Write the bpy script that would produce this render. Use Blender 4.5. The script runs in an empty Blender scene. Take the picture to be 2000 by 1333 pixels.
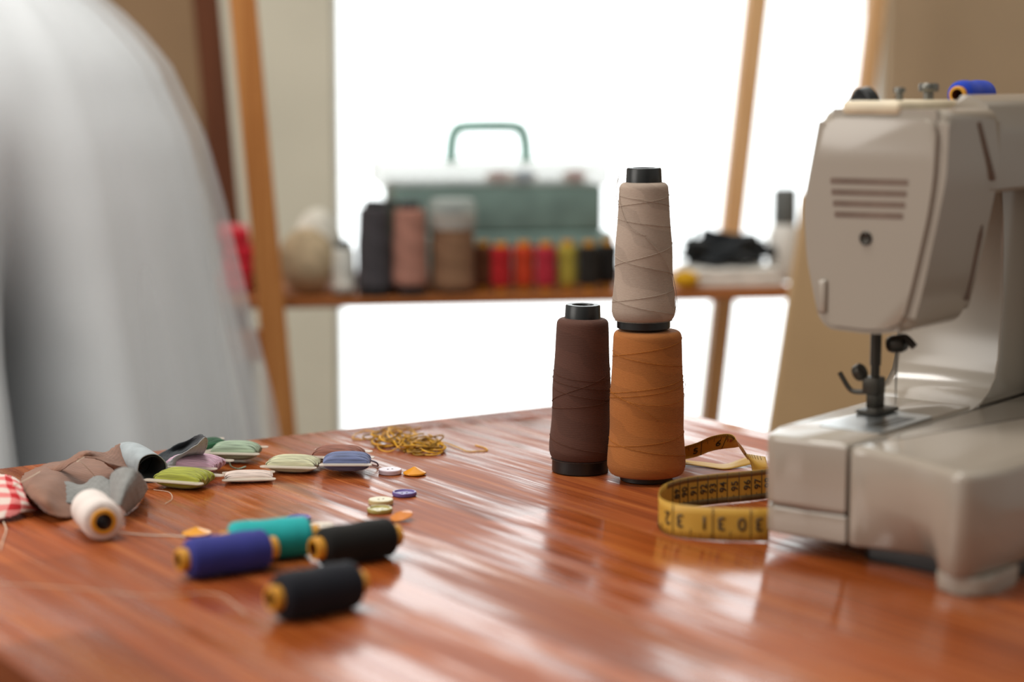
import bpy, bmesh, math, random
from mathutils import Vector, Matrix, Euler
import numpy as np
random.seed(7)
PI = math.pi
sc = bpy.context.scene
COL = sc.collection
TZ = 0.75                       # height of the table top

# ------------------------------------------------------------------ camera
F = 3889.0                      # focal length in pixels of the 2000 px wide frame (70 mm on 36 mm)
PITCH = math.atan((666.5 - 140) / F)
CAMZ = TZ + 0.275
cam_d = bpy.data.cameras.new('camera')
cam = bpy.data.objects.new('camera', cam_d)
COL.objects.link(cam)
cam_d.sensor_width = 36.0
cam_d.lens = 36.0 * F / 2000.0
cam.location = (0, 0, CAMZ)
cam.rotation_euler = (PI / 2 - PITCH, 0, 0)
cam_d.clip_start = 0.05
cam_d.clip_end = 60
cam_d.dof.use_dof = True
cam_d.dof.focus_distance = 1.355
cam_d.dof.aperture_fstop = 3.2
sc.camera = cam

# ------------------------------------------------------------------ daylight: bright sky beyond the window, dim room behind
w = bpy.data.worlds.new('world')
sc.world = w
w.use_nodes = True
nt = w.node_tree
nt.nodes.clear()
wo = nt.nodes.new('ShaderNodeOutputWorld')
bg = nt.nodes.new('ShaderNodeBackground')
tc = nt.nodes.new('ShaderNodeTexCoord')
sx = nt.nodes.new('ShaderNodeSeparateXYZ')
nt.links.new(tc.outputs['Generated'], sx.inputs[0])


def wmap(src, a, b, lo, hi):
    m = nt.nodes.new('ShaderNodeMapRange')
    m.interpolation_type = 'SMOOTHSTEP'
    m.inputs['From Min'].default_value = a
    m.inputs['From Max'].default_value = b
    m.inputs['To Min'].default_value = lo
    m.inputs['To Max'].default_value = hi
    nt.links.new(src, m.inputs['Value'])
    return m.outputs[0]


def wmath(op, a, b):
    m = nt.nodes.new('ShaderNodeMath')
    m.operation = op
    for i, v in enumerate((a, b)):
        if isinstance(v, (int, float)):
            m.inputs[i].default_value = v
        else:
            nt.links.new(v, m.inputs[i])
    return m.outputs[0]


SKY, ROOM = 2.8, 0.15
front = wmath('MULTIPLY', wmap(sx.outputs['Y'], 0.5, 0.7, 0, 1), wmap(sx.outputs['Z'], 0.5, 0.75, 1, 0))
left = wmap(sx.outputs['X'], 0.1, -0.85, 0, 0.06)
vd = nt.nodes.new('ShaderNodeVectorMath')
vd.operation = 'DOT_PRODUCT'
nt.links.new(tc.outputs['Generated'], vd.inputs[0])
vd.inputs[1].default_value = Vector((-0.74, -0.45, 0.50)).normalized()
key = wmap(vd.outputs['Value'], 0.35, 0.95, 0.0, 0.40)

up = wmap(sx.outputs['Z'], 0.1, 0.9, 0.0, 0.12)
high = wmath('MULTIPLY', wmap(sx.outputs['Z'], 0.55, 0.85, 0.0, 1.0), wmap(sx.outputs['Y'], 0.0, 0.5, 0.0, 1.0))
down = wmap(sx.outputs['Z'], -0.5, 0.0, 0.35, 1.0)
right = wmap(sx.outputs['X'], 0.2, 0.9, 0.0, 0.26)
room = wmath('MULTIPLY', wmath('ADD', wmath('ADD', wmath('ADD', left, right), wmath('ADD', key, wmath('ADD', up, high))), ROOM), down)
st = wmath('ADD', wmath('MULTIPLY', front, SKY), wmath('MULTIPLY', room, wmath('SUBTRACT', 1.0, front)))
nt.links.new(st, bg.inputs['Strength'])
cr = nt.nodes.new('ShaderNodeMix')
cr.data_type = 'RGBA'
cr.inputs['A'].default_value = (1.0, 0.97, 0.88, 1)
cr.inputs['B'].default_value = (0.95, 1.0, 1.0, 1)
nt.links.new(front, cr.inputs['Factor'])
nt.links.new(cr.outputs['Result'], bg.inputs['Color'])
nt.links.new(bg.outputs[0], wo.inputs[0])

# added area light at the left, unseen, in place of a side window
ld = bpy.data.lights.new('added_left_light', 'AREA')
ld.shape = 'RECTANGLE'
ld.size, ld.size_y = 1.3, 1.3
ld.energy = 19
ld.color = (1.0, 0.96, 0.90)
lo = bpy.data.objects.new('added_left_light', ld)
COL.objects.link(lo)
lo.location = (-1.9, 0.75, 1.75)
lo.rotation_euler = (Vector((0.1, 1.6, 0.75)) - Vector(lo.location)).to_track_quat('-Z', 'Y').to_euler()

# added fill light overhead, unseen, brightens the shelf, gown and far table
lc = bpy.data.lights.new('added_fill_light', 'AREA')
lc.shape = 'RECTANGLE'
lc.size, lc.size_y = 0.9, 0.6
lc.energy = 22
lc.color = (1.0, 0.97, 0.92)
lco = bpy.data.objects.new('added_fill_light', lc)
COL.objects.link(lco)
lco.location = (-0.45, 1.15, 2.6)
lco.rotation_euler = (Vector((-0.2, 2.1, 0.75)) - Vector(lco.location)).to_track_quat('-Z', 'Y').to_euler()

# the tall window: opening x0..x1 in the back wall at distance y, z0..z1 high
WX0, WX1, WY, WZ0, WZ1 = -0.268, 0.556, 3.0, 0.06, 2.35
sc.view_settings.view_transform = 'Standard'
sc.view_settings.look = 'None'
sc.view_settings.gamma = 1
sc.view_settings.use_curve_mapping = False
sc.view_settings.exposure = 0.0


# ------------------------------------------------------------------ pixel <-> place helpers
cp_, sp_ = math.cos(PITCH), math.sin(PITCH)
CAMP = Vector((0, 0, CAMZ))


def ray(px, py):
    a = (px - 1000) / F
    b = (py - 666.5) / F
    return Vector((a, cp_ - b * sp_, -sp_ - b * cp_))


def P(px, py, h=0.0):
    """point at height h above the table top seen at that spot of the photograph"""
    r = ray(px, py)
    return CAMP + r * ((TZ + h - CAMZ) / r.z)


def PY(px, py, y):
    """point at distance y from the camera along the room"""
    r = ray(px, py)
    return CAMP + r * (y / r.y)


# ------------------------------------------------------------------ materials
def lin(c):
    return tuple(((x / 255) / 12.92 if x / 255 <= 0.04045 else ((x / 255 + 0.055) / 1.055) ** 2.4) for x in c)


def L4(c):
    return (*lin(c), 1)


class N:
    """tiny node-tree writer"""
    def __init__(s, name):
        s.m = bpy.data.materials.new(name)
        s.m.use_nodes = True
        s.t = s.m.node_tree
        s.b = s.t.nodes['Principled BSDF']
        s.out = s.t.nodes['Material Output']

    def node(s, ty, **kw):
        n = s.t.nodes.new(ty)
        for k, v in kw.items():
            setattr(n, k, v)
        return n

    def put(s, sock, v):
        if hasattr(v, 'is_output') or isinstance(v, bpy.types.NodeSocket):
            s.t.links.new(v, sock)
        else:
            sock.default_value = v

    def math(s, op, a, b=0.0, clamp=False):
        n = s.node('ShaderNodeMath', operation=op)
        n.use_clamp = clamp
        s.put(n.inputs[0], a)
        s.put(n.inputs[1], b)
        return n.outputs[0]

    def coord(s, which='Object'):
        return s.node('ShaderNodeTexCoord').outputs[which]

    def mapping(s, v, scale=(1, 1, 1), loc=(0, 0, 0), rot=(0, 0, 0)):
        n = s.node('ShaderNodeMapping')
        s.put(n.inputs[0], v)
        n.inputs['Location'].default_value = loc
        n.inputs['Rotation'].default_value = rot
        n.inputs['Scale'].default_value = scale
        return n.outputs[0]

    def noise(s, v, scale, detail=3.0, rough=0.5):
        n = s.node('ShaderNodeTexNoise')
        if v is not None:
            s.put(n.inputs['Vector'], v)
        n.inputs['Scale'].default_value = scale
        n.inputs['Detail'].default_value = detail
        n.inputs['Roughness'].default_value = rough
        return n.outputs[0]

    def ramp(s, v, stops):
        n = s.node('ShaderNodeValToRGB')
        e = n.color_ramp.elements
        while len(e) < len(stops):
            e.new(0.5)
        for i, (p, c) in enumerate(stops):
            e[i].position = p
            e[i].color = c if len(c) == 4 else (*c, 1)
        s.put(n.inputs[0], v)
        return n.outputs[0]

    def range(s, v, a, b, lo, hi, smooth=False):
        n = s.node('ShaderNodeMapRange')
        if smooth:
            n.interpolation_type = 'SMOOTHSTEP'
        s.put(n.inputs[0], v)
        for i, x in enumerate((a, b, lo, hi)):
            n.inputs[i + 1].default_value = x
        return n.outputs[0]

    def mix(s, f, a, b, blend='MIX'):
        n = s.node('ShaderNodeMix', data_type='RGBA', blend_type=blend)
        s.put(n.inputs['Factor'], f)
        s.put(n.inputs['A'], a)
        s.put(n.inputs['B'], b)
        return n.outputs['Result']

    def sep(s, v):
        n = s.node('ShaderNodeSeparateXYZ')
        s.put(n.inputs[0], v)
        return n.outputs

    def bump(s, h, strength, dist=0.001):
        n = s.node('ShaderNodeBump')
        n.inputs['Strength'].default_value = strength
        n.inputs['Distance'].default_value = dist
        s.put(n.inputs['Height'], h)
        s.t.links.new(n.outputs[0], s.b.inputs['Normal'])

    def set(s, **kw):
        names = dict(color='Base Color', rough='Roughness', metal='Metallic', spec='Specular IOR Level', trans='Transmission Weight',
                     alpha='Alpha', sheen='Sheen Weight', coat='Coat Weight', ior='IOR', coat_rough='Coat Roughness', sss='Subsurface Weight')
        for k, v in kw.items():
            s.put(s.b.inputs[names[k]], v)
        return s


def plain(name, rgb, rough=0.5, spec=0.5, metal=0.0, var=0.06, scale=40.0, bump=0.0):
    n = N(name)
    c = n.coord()
    nz = n.noise(c, scale, 3)
    col = n.mix(n.range(nz, 0.3, 0.7, 0, 1), L4([x * (1 - var) for x in rgb]), L4([min(255, x * (1 + var)) for x in rgb]))
    n.set(color=col, rough=rough, spec=spec, metal=metal)
    if bump:
        n.bump(n.noise(c, scale * 6, 2), bump, 0.0005)
    return n.m


def thread_mat(name, rgb, pitch=0.0008, turns=10, cell=0.027, axis='Z', contrast=0.14, bump=0.22, patch=0.13):
    """cross-wound thread: fine helical lines that swap direction in wedge shaped zones"""
    n = N(name)
    x, y, z = n.sep(n.coord())[:3]
    if axis == 'X':
        x, y, z = y, z, x
    th = n.math('ARCTAN2', y, x)
    zz = n.math('MULTIPLY', z, 2 * PI / pitch)
    a = n.math('SINE', n.math('ADD', zz, n.math('MULTIPLY', th, float(turns))))
    b = n.math('SINE', n.math('SUBTRACT', zz, n.math('MULTIPLY', th, float(turns))))
    wob = n.math('MULTIPLY', n.noise(n.coord(), 60, 2), 0.7)
    q = n.math('SINE', n.math('ADD', n.math('ADD', n.math('MULTIPLY', z, 2 * PI / cell), n.math('MULTIPLY', th, 2.0)), wob))
    q2 = n.math('SINE', n.math('ADD', n.math('SUBTRACT', n.math('MULTIPLY', z, 2 * PI / (cell * 0.8)), th), wob))
    sel = n.range(n.math('ADD', q, n.math('MULTIPLY', q2, 0.6)), -0.08, 0.08, 0, 1, True)
    lines = n.math('ADD', n.math('MULTIPLY', a, sel), n.math('MULTIPLY', b, n.math('SUBTRACT', 1.0, sel)))
    fine = n.noise(n.mapping(n.coord(), (500, 500, 1800) if axis == 'Z' else (1800, 500, 500)), 1.0, 2)
    k = n.math('ADD', n.math('ADD', 1.0 - patch / 2 - 0.12, n.math('MULTIPLY', lines, contrast * 0.5)),
               n.math('ADD', n.math('MULTIPLY', sel, patch), n.math('MULTIPLY', fine, 0.24)))
    col = n.mix(1.0, L4(rgb), n.node('ShaderNodeCombineColor').outputs[0], 'MULTIPLY')
    cc = [m for m in n.t.nodes if m.type == 'COMBINE_COLOR'][-1]
    for i in range(3):
        n.t.links.new(k, cc.inputs[i])
    n.set(color=col, rough=0.75, spec=0.25, sheen=0.06)
    n.bump(n.math('ADD', lines, fine), bump, 0.0003)
    return n.m


def cloth_mat(name, rgb, rgb2=None, scale=1.0, bump=0.3):
    """woven cloth; rgb2 is the colour of its other side"""
    n = N(name)
    uv = n.coord('UV')
    u_, v_ = n.sep(uv)[:2]
    w1 = n.math('SINE', n.math('MULTIPLY', u_, 900.0 * scale))
    w2 = n.math('SINE', n.math('MULTIPLY', v_, 900.0 * scale))
    wv = n.math('MULTIPLY', w1, w2)
    nz = n.noise(n.coord(), 120, 3)
    k = n.range(nz, 0.25, 0.75, 0.86, 1.12)
    base = L4(rgb)
    if rgb2:
        base = n.mix(n.node('ShaderNodeNewGeometry').outputs['Backfacing'], L4(rgb), L4(rgb2))
    cc = n.node('ShaderNodeCombineColor')
    kk = n.math('ADD', k, n.math('MULTIPLY', wv, 0.05))
    for i in range(3):
        n.t.links.new(kk, cc.inputs[i])
    n.set(color=n.mix(1.0, base, cc.outputs[0], 'MULTIPLY'), rough=0.9, spec=0.15, sheen=0.2)
    n.bump(n.math('ADD', wv, n.math('MULTIPLY', nz, 2.0)), bump, 0.0003)
    return n.m


def wood_mat(name, c1, c2, c3, axis=0, plank=0.0, worn=False, rough=0.4, spec=0.5):
    n = N(name)
    c = n.coord()
    sc1 = [90.0, 90.0, 90.0]
    sc1[axis] = 2.5
    sc2 = [420.0, 420.0, 420.0]
    sc2[axis] = 7.0
    g1 = n.noise(n.mapping(c, tuple(sc1)), 1.0, 4, 0.6)
    g2 = n.noise(n.mapping(c, tuple(sc2)), 1.0, 2, 0.6)
    g = n.math('ADD', n.math('MULTIPLY', g1, 0.65), n.math('MULTIPLY', g2, 0.35))
    col = n.ramp(g, [(0.30, L4(c1)), (0.5, L4(c2)), (0.68, L4(c3))])
    if plank:
        xyz = n.sep(c)
        idx = n.math('FLOOR', n.math('DIVIDE', xyz[1], plank))
        seg = n.math('FLOOR', n.math('ADD', n.math('DIVIDE', xyz[0], 0.42), n.math('MULTIPLY', idx, 0.37)))
        wn = n.node('ShaderNodeTexWhiteNoise', noise_dimensions='2D')
        cx = n.node('ShaderNodeCombineXYZ')
        n.put(cx.inputs[0], idx)
        n.put(cx.inputs[1], seg)
        n.put(wn.inputs['Vector'], cx.outputs[0])
        k = n.range(wn.outputs[0], 0, 1, 0.72, 1.2)
        cc = n.node('ShaderNodeCombineColor')
        for i in range(3):
            n.t.links.new(k, cc.inputs[i])
        col = n.mix(1.0, col, cc.outputs[0], 'MULTIPLY')
    n.set(color=col, rough=rough, spec=spec)
    if worn:
        # lacquer that is glossy in some places and rubbed dull along the grain in others
        big = n.noise(n.mapping(c, (3.0, 16.0, 1.0), (0.7, 1.9, 0)), 1.0, 3, 0.6)
        st_ = n.noise(n.mapping(c, (6.0, 160.0, 1.0)), 1.0, 4, 0.65)
        f = n.math('ADD', n.math('MULTIPLY', big, 0.62), n.math('MULTIPLY', st_, 0.38))
        r_ = n.range(f, 0.44, 0.58, 0.13, 0.5, True)
        n.set(rough=r_, spec=n.range(f, 0.44, 0.58, 0.8, 0.28, True))
        n.bump(n.math('ADD', n.math('MULTIPLY', g2, 0.5), st_), 0.10, 0.001)
    else:
        n.bump(g2, 0.08, 0.001)
    return n.m


M = {}
M['table'] = wood_mat('orange_wood', (104, 42, 16), (150, 73, 30), (178, 104, 50), 0, 0.058, True)
M['table_edge'] = M['table']
M['rack'] = wood_mat('rack_wood', (158, 96, 46), (190, 124, 66), (212, 150, 88), 2, 0, False, 0.5, 0.3)
M['rack_glare'] = wood_mat('rack_wood_glare', (206, 156, 108), (230, 182, 130), (240, 202, 154), 2, 0, False, 0.5, 0.3)  # same timber for the right posts, window glare put into the colour
M['rack_h'] = wood_mat('rack_wood_across', (128, 72, 34), (160, 94, 46), (178, 112, 60), 0, 0, False, 0.5, 0.3)
M['dark_shaded'] = wood_mat('dark_shaded_wood', (72, 38, 20), (92, 50, 28), (110, 62, 36), 2, 0, False, 0.5, 0.3)  # rack timber with backlit shade put into the colour; table legs share it
M['black_plastic'] = plain('black_plastic', (22, 23, 24), 0.32, 0.5)
M['amber'] = plain('amber_plastic', (214, 150, 40), 0.4, 0.5, 0, 0.05)
M['core_in'] = plain('core_inside', (120, 62, 22), 0.6)
M['white_plastic'] = plain('white_machine_plastic', (160, 149, 136), 0.17, 0.8, 0, 0.01, 8)
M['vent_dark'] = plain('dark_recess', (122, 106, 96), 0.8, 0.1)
M['steel'] = plain('brushed_steel', (120, 118, 112), 0.35, 0.5, 0.9)
M['dark_steel'] = plain('dark_steel', (58, 54, 48), 0.4, 0.5, 0.6)
M['plate'] = plain('needle_plate_steel', (176, 180, 182), 0.28, 0.5, 0.85)
M['wall'] = plain('warm_grey_plaster', (218, 212, 194), 0.9, 0.1, 0, 0.02, 6)
M['wall_tan'] = plain('tan_plaster', (180, 156, 128), 0.9, 0.1, 0, 0.02, 6)
M['floor'] = wood_mat('dark_floor', (40, 24, 14), (52, 32, 18), (64, 40, 24), 1, 0, False, 0.5, 0.3)
M['frame_white'] = plain('white_paint', (236, 238, 234), 0.5)
M['card'] = None
n = N('clear_card')
n.set(color=L4((236, 226, 212)), rough=0.3, trans=0.2, alpha=0.6)
M['card'] = n.m
n = N('window_glass')
tr = n.node('ShaderNodeBsdfTransparent')
gl = n.node('ShaderNodeBsdfGlossy')
gl.inputs['Roughness'].default_value = 0.02
mx = n.node('ShaderNodeMixShader')
mx.inputs[0].default_value = 0.04
n.t.links.new(tr.outputs[0], mx.inputs[1])
n.t.links.new(gl.outputs[0], mx.inputs[2])
n.t.links.new(mx.outputs[0], n.out.inputs[0])
M['glass'] = n.m


def sheer(name, rgb, alpha, rough=0.4):
    n = N(name)
    n.set(color=L4(rgb), rough=rough, alpha=alpha)
    return n.m


# ------------------------------------------------------------------ object helpers
def tag(o, label=None, cat=None, group=None, kind=None):
    for k, v in (('label', label), ('category', cat), ('group', group), ('kind', kind)):
        if v:
            o[k] = v
    return o


def empty(name, loc, rot=(0, 0, 0), **kw):
    o = bpy.data.objects.new(name, None)
    COL.objects.link(o)
    o.location = loc
    o.rotation_euler = rot
    o.empty_display_size = 0.02
    return tag(o, **kw)


def obj(name, bm, mats, parent=None, smooth=True, angle=40):
    me = bpy.data.meshes.new(name)
    bmesh.ops.recalc_face_normals(bm, faces=bm.faces)
    bm.to_mesh(me)
    bm.free()
    if not isinstance(mats, (list, tuple)):
        mats = [mats]
    for m in mats:
        me.materials.append(m)
    if smooth:
        me.polygons.foreach_set('use_smooth', [True] * len(me.polygons))
        me.set_sharp_from_angle(angle=math.radians(angle))
    o = bpy.data.objects.new(name, me)
    COL.objects.link(o)
    if parent:
        o.parent = parent
    return o


def setmat(faces, i):
    for f in faces:
        f.material_index = i


def box(bm, x0, x1, y0, y1, z0, z1, bev=0.0, seg=2, mi=0, mat=None):
    r = bmesh.ops.create_cube(bm, size=1)
    vs = r['verts']
    bmesh.ops.scale(bm, vec=(x1 - x0, y1 - y0, z1 - z0), verts=vs)
    bmesh.ops.translate(bm, vec=((x0 + x1) / 2, (y0 + y1) / 2, (z0 + z1) / 2), verts=vs)
    es = list({e for v in vs for e in v.link_edges})
    fs = list({f for v in vs for f in v.link_faces})
    if bev:
        rr = bmesh.ops.bevel(bm, geom=es, offset=bev, segments=seg, profile=0.5, affect='EDGES')
        vs = list({v for f in rr['faces'] for v in f.verts} | {v for v in vs if v.is_valid})
        fs = list({f for v in vs for f in v.link_faces})
    setmat(fs, mi)
    if mat is not None:
        bmesh.ops.transform(bm, matrix=mat, verts=list({v for f in fs for v in f.verts}))
    return fs


def prism(bm, pts, to3, d0, d1, bev=0.0, seg=3, mi=0):
    """closed outline pts (a,b) swept from d0 to d1; to3(a,b,d) gives the place"""
    n_ = len(pts)
    A = [bm.verts.new(to3(a, b, d0)) for a, b in pts]
    B = [bm.verts.new(to3(a, b, d1)) for a, b in pts]
    fs = [bm.faces.new(A), bm.faces.new(B[::-1])]
    for i in range(n_):
        j = (i + 1) % n_
        fs.append(bm.faces.new((A[j], A[i], B[i], B[j])))
    setmat(fs, mi)
    if bev:
        es = [e for f in fs[:2] for e in f.edges]
        bmesh.ops.bevel(bm, geom=es, offset=bev, segments=seg, profile=0.5, affect='EDGES')


def round_poly(pts, r, seg=5):
    """round the corners of a closed outline"""
    out = []
    n_ = len(pts)
    for i in range(n_):
        p = Vector(pts[i])
        a = Vector(pts[i - 1]) - p
        b = Vector(pts[(i + 1) % n_]) - p
        rr = min(r, a.length * 0.45, b.length * 0.45)
        p0 = p + a.normalized() * rr
        p1 = p + b.normalized() * rr
        for k in range(seg + 1):
            t = k / seg
            q = p0 * (1 - t) ** 2 + p * 2 * t * (1 - t) + p1 * t * t
            out.append((q.x, q.y))
    return out


def lathe(bm, prof, seg=48, mat=None, mi=0, closed=False, caps=(False, False)):
    """profile of (radius, z) pairs turned about z; with closed, the last ring joins the first"""
    rings = []
    for r, z in prof:
        if r < 1e-7:
            rings.append([bm.verts.new((0, 0, z))])
        else:
            rings.append([bm.verts.new((r * math.cos(2 * PI * k / seg), r * math.sin(2 * PI * k / seg), z)) for k in range(seg)])
    fs = []
    pairs = list(zip(rings, rings[1:])) + ([(rings[-1], rings[0])] if closed else [])
    for A, B in pairs:
        for k in range(seg):
            j = (k + 1) % seg
            if len(A) == 1 and len(B) == 1:
                continue
            if len(A) == 1:
                fs.append(bm.faces.new((A[0], B[j], B[k])))
            elif len(B) == 1:
                fs.append(bm.faces.new((A[k], A[j], B[0])))
            else:
                fs.append(bm.faces.new((A[k], A[j], B[j], B[k])))
    for flag, R in zip(caps, (rings[0], rings[-1])):
        if flag and len(R) > 1:
            fs.append(bm.faces.new(R))
    setmat(fs, mi)
    vs = [v for R in rings for v in R]
    if mat is not None:
        bmesh.ops.transform(bm, matrix=mat, verts=vs)
    return fs


def catmull(pts, n_):
    """points interpolated along a list of Vectors"""
    pts = [Vector(p) for p in pts]
    out = []
    m = len(pts) - 1
    for i in range(n_ + 1):
        t = i / n_ * m
        k = min(int(t), m - 1)
        f = t - k
        p1, p2 = pts[k], pts[k + 1]
        p0 = pts[k - 1] if k > 0 else p1 * 2 - p2
        p3 = pts[k + 2] if k + 2 <= m else p2 * 2 - p1
        out.append(0.5 * ((2 * p1) + (p2 - p0) * f + (2 * p0 - 5 * p1 + 4 * p2 - p3) * f * f + (3 * p1 - p0 - 3 * p2 + p3) * f ** 3))
    return out


def tube(bm, pts, r, sides=6, mi=0, caps=True):
    pts = [Vector(p) for p in pts]
    rings = []
    n_ = len(pts)
    up = None
    for i, p in enumerate(pts):
        d = (pts[min(i + 1, n_ - 1)] - pts[max(i - 1, 0)])
        d = d.normalized() if d.length > 1e-12 else Vector((1, 0, 0))
        if up is None:
            up = Vector((0, 0, 1)) if abs(d.z) < 0.9 else Vector((1, 0, 0))
        a = d.cross(up)
        if a.length < 1e-6:
            a = d.orthogonal()
        a.normalize()
        b = a.cross(d)
        up = b
        rr = r[i] if isinstance(r, (list, tuple)) else r
        rings.append([bm.verts.new(p + (a * math.cos(2 * PI * k / sides) + b * math.sin(2 * PI * k / sides)) * rr) for k in range(sides)])
    fs = []
    for A, B in zip(rings, rings[1:]):
        for k in range(sides):
            j = (k + 1) % sides
            fs.append(bm.faces.new((A[k], A[j], B[j], B[k])))
    if caps:
        fs.append(bm.faces.new(rings[0][::-1]))
        fs.append(bm.faces.new(rings[-1]))
    setmat(fs, mi)


class Patch:
    """smooth sheet through a grid of places (rows x columns)"""
    def __init__(s, rows):
        s.rows = [[Vector(p) for p in r] for r in rows]

    @staticmethod
    def _cr(ps, t):
        m = len(ps) - 1
        t = max(0.0, min(1.0, t)) * m
        k = min(int(t), m - 1)
        f = t - k
        p1, p2 = ps[k], ps[k + 1]
        if m == 1:
            return p1.lerp(p2, f)
        p0 = ps[k - 1] if k > 0 else p1 * 2 - p2
        p3 = ps[k + 2] if k + 2 <= m else p2 * 2 - p1
        return 0.5 * ((2 * p1) + (p2 - p0) * f + (2 * p0 - 5 * p1 + 4 * p2 - p3) * f * f + (3 * p1 - p0 - 3 * p2 + p3) * f ** 3)

    def at(s, u, v):
        return s._cr([s._cr(r, u) for r in s.rows], v)

    def normal(s, u, v):
        e = 1e-3
        u0, u1, v0, v1 = max(0, u - e), min(1, u + e), max(0, v - e), min(1, v + e)
        return (s.at(u1, v) - s.at(u0, v)).cross(s.at(u, v1) - s.at(u, v0)).normalized()

    def mesh(s, bm, nu, nv, ragged=0.0, mi=0, rough=0.0):
        uvl = bm.loops.layers.uv.verify()
        G = []
        lu = sum((s.at((i + 1) / 8, 0.5) - s.at(i / 8, 0.5)).length for i in range(8))
        lv = sum((s.at(0.5, (i + 1) / 8) - s.at(0.5, i / 8)).length for i in range(8))
        for j in range(nv + 1):
            row = []
            for i in range(nu + 1):
                u, v = i / nu, j / nv
                du = dv = 0.0
                p = s.at(u, v)
                if ragged and (i in (0, nu) or j in (0, nv)):
                    p = p + Vector((random.uniform(-1, 1), random.uniform(-1, 1), random.uniform(-0.2, 0.2))) * ragged
                if rough:
                    p = p + Vector((0, 0, rough * (math.sin(u * 23 + v * 9) + math.sin(v * 31 - u * 13)) * 0.5))
                row.append(bm.verts.new(p))
            G.append(row)
        for j in range(nv):
            for i in range(nu):
                f = bm.faces.new((G[j][i], G[j][i + 1], G[j + 1][i + 1], G[j + 1][i]))
                f.material_index = mi
                for lp, (a, b) in zip(f.loops, ((i, j), (i + 1, j), (i + 1, j + 1), (i, j + 1))):
                    lp[uvl].uv = (a / nu * lu, b / nv * lv)


def solid(o, t, offset=0.0, sub=0):
    m = o.modifiers.new('thickness', 'SOLIDIFY')
    m.thickness = t
    m.offset = offset
    if sub:
        s_ = o.modifiers.new('smooth', 'SUBSURF')
        s_.levels = s_.render_levels = sub
    return o


def glyphs(text):
    """flat mesh of a text: (vertices 2D centred, faces), cap height 1"""
    cu = bpy.data.curves.new('g', 'FONT')
    cu.body = text
    cu.size = 1.0
    cu.align_x = 'CENTER'
    cu.resolution_u = 3
    cu.offset = 0.012
    o = bpy.data.objects.new('g', cu)
    COL.objects.link(o)
    dg = bpy.context.evaluated_depsgraph_get()
    me = o.evaluated_get(dg).to_mesh()
    vs = [(v.co.x, v.co.y - 0.35) for v in me.vertices]
    fs = [tuple(p.vertices) for p in me.polygons]
    o.evaluated_get(dg).to_mesh_clear()
    bpy.data.objects.remove(o)
    bpy.data.curves.remove(cu)
    return vs, fs


# ------------------------------------------------------------------ the room
def wallbox(name, x0, x1, y0, y1, z0, z1, m):
    bm = bmesh.new()
    box(bm, x0, x1, y0, y1, z0, z1)
    return tag(obj(name, bm, m, smooth=False), kind='structure')


wallbox('floor', -3.2, 3.2, -0.8, 3.3, -0.05, 0.0, M['floor'])
bm = bmesh.new()
box(bm, -0.46, WX0, WY, WY + 0.05, 0, 2.9)
box(bm, WX0, WX1, WY, WY + 0.05, WZ1, 2.9)
box(bm, WX0, WX1, WY, WY + 0.05, 0, WZ0)
tag(obj('wall_back', bm, M['wall'], smooth=False), kind='structure')
wallbox('wall_left', -3.2, -0.46, WY - 0.03, WY + 0.2, 0, 2.9, plain('brown_plaster', (148, 120, 92), 0.9, 0.1, 0, 0.02, 6))
wallbox('wall_right', WX1, 3.2, WY - 0.03, WY + 0.2, 0, 2.9, M['wall_tan'])
wf = bmesh.new()
for a in ((WX0, WX0 + 0.008, WZ0, WZ1), (WX1 - 0.008, WX1, WZ0, WZ1)):
    box(wf, a[0], a[1], WY + 0.015, WY + 0.045, a[2], a[3], 0.004)
box(wf, WX0, WX1, WY + 0.015, WY + 0.045, WZ0, WZ0 + 0.05, 0.004)
box(wf, WX0, WX1, WY + 0.015, WY + 0.045, WZ1 - 0.05, WZ1, 0.004)
win = tag(obj('window_1', wf, M['frame_white']), kind='structure')
bm = bmesh.new()
box(bm, WX0 + 0.007, WX1 - 0.007, WY + 0.027, WY + 0.033, WZ0 + 0.04, WZ1 - 0.04)
obj('window_pane', bm, M['glass'], win, smooth=False)

# ------------------------------------------------------------------ table
T0 = P(0, 915)
TA = math.atan2(0.678, 1.0)                       # direction of the far left edge
ey = Vector((math.cos(TA), math.sin(TA), 0))
ex = Vector((ey.y, -ey.x, 0))
farc = Vector((0.088, 1.668, TZ))                  # where the two far edges would meet
q0 = P(20, 1297)
tcorner = farc - ey * ((farc - q0).dot(ey))
TW = (farc - q0).dot(ey)
table = empty('work_table', (tcorner.x, tcorner.y, 0), (0, 0, math.atan2(ex.y, ex.x)),
              label='worn orange wooden work table everything in front of the window lies on', cat='table')
bm = bmesh.new()
out = round_poly([(0, 0), (1.45, 0), (1.45, TW), (0, TW)], 0.06, 8)
prism(bm, out, lambda a, b, d: (a, b, d), TZ - 0.032, TZ, 0.003, 2)
obj('table_top', bm, M['table'], table)
for lx in (0.09, 1.36):
    for ly in (0.09, TW - 0.09):
        bm = bmesh.new()
        box(bm, lx - 0.03, lx + 0.03, ly - 0.03, ly + 0.03, 0, TZ - 0.032, 0.004)
        obj('leg', bm, M['dark_shaded'], table)


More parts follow.
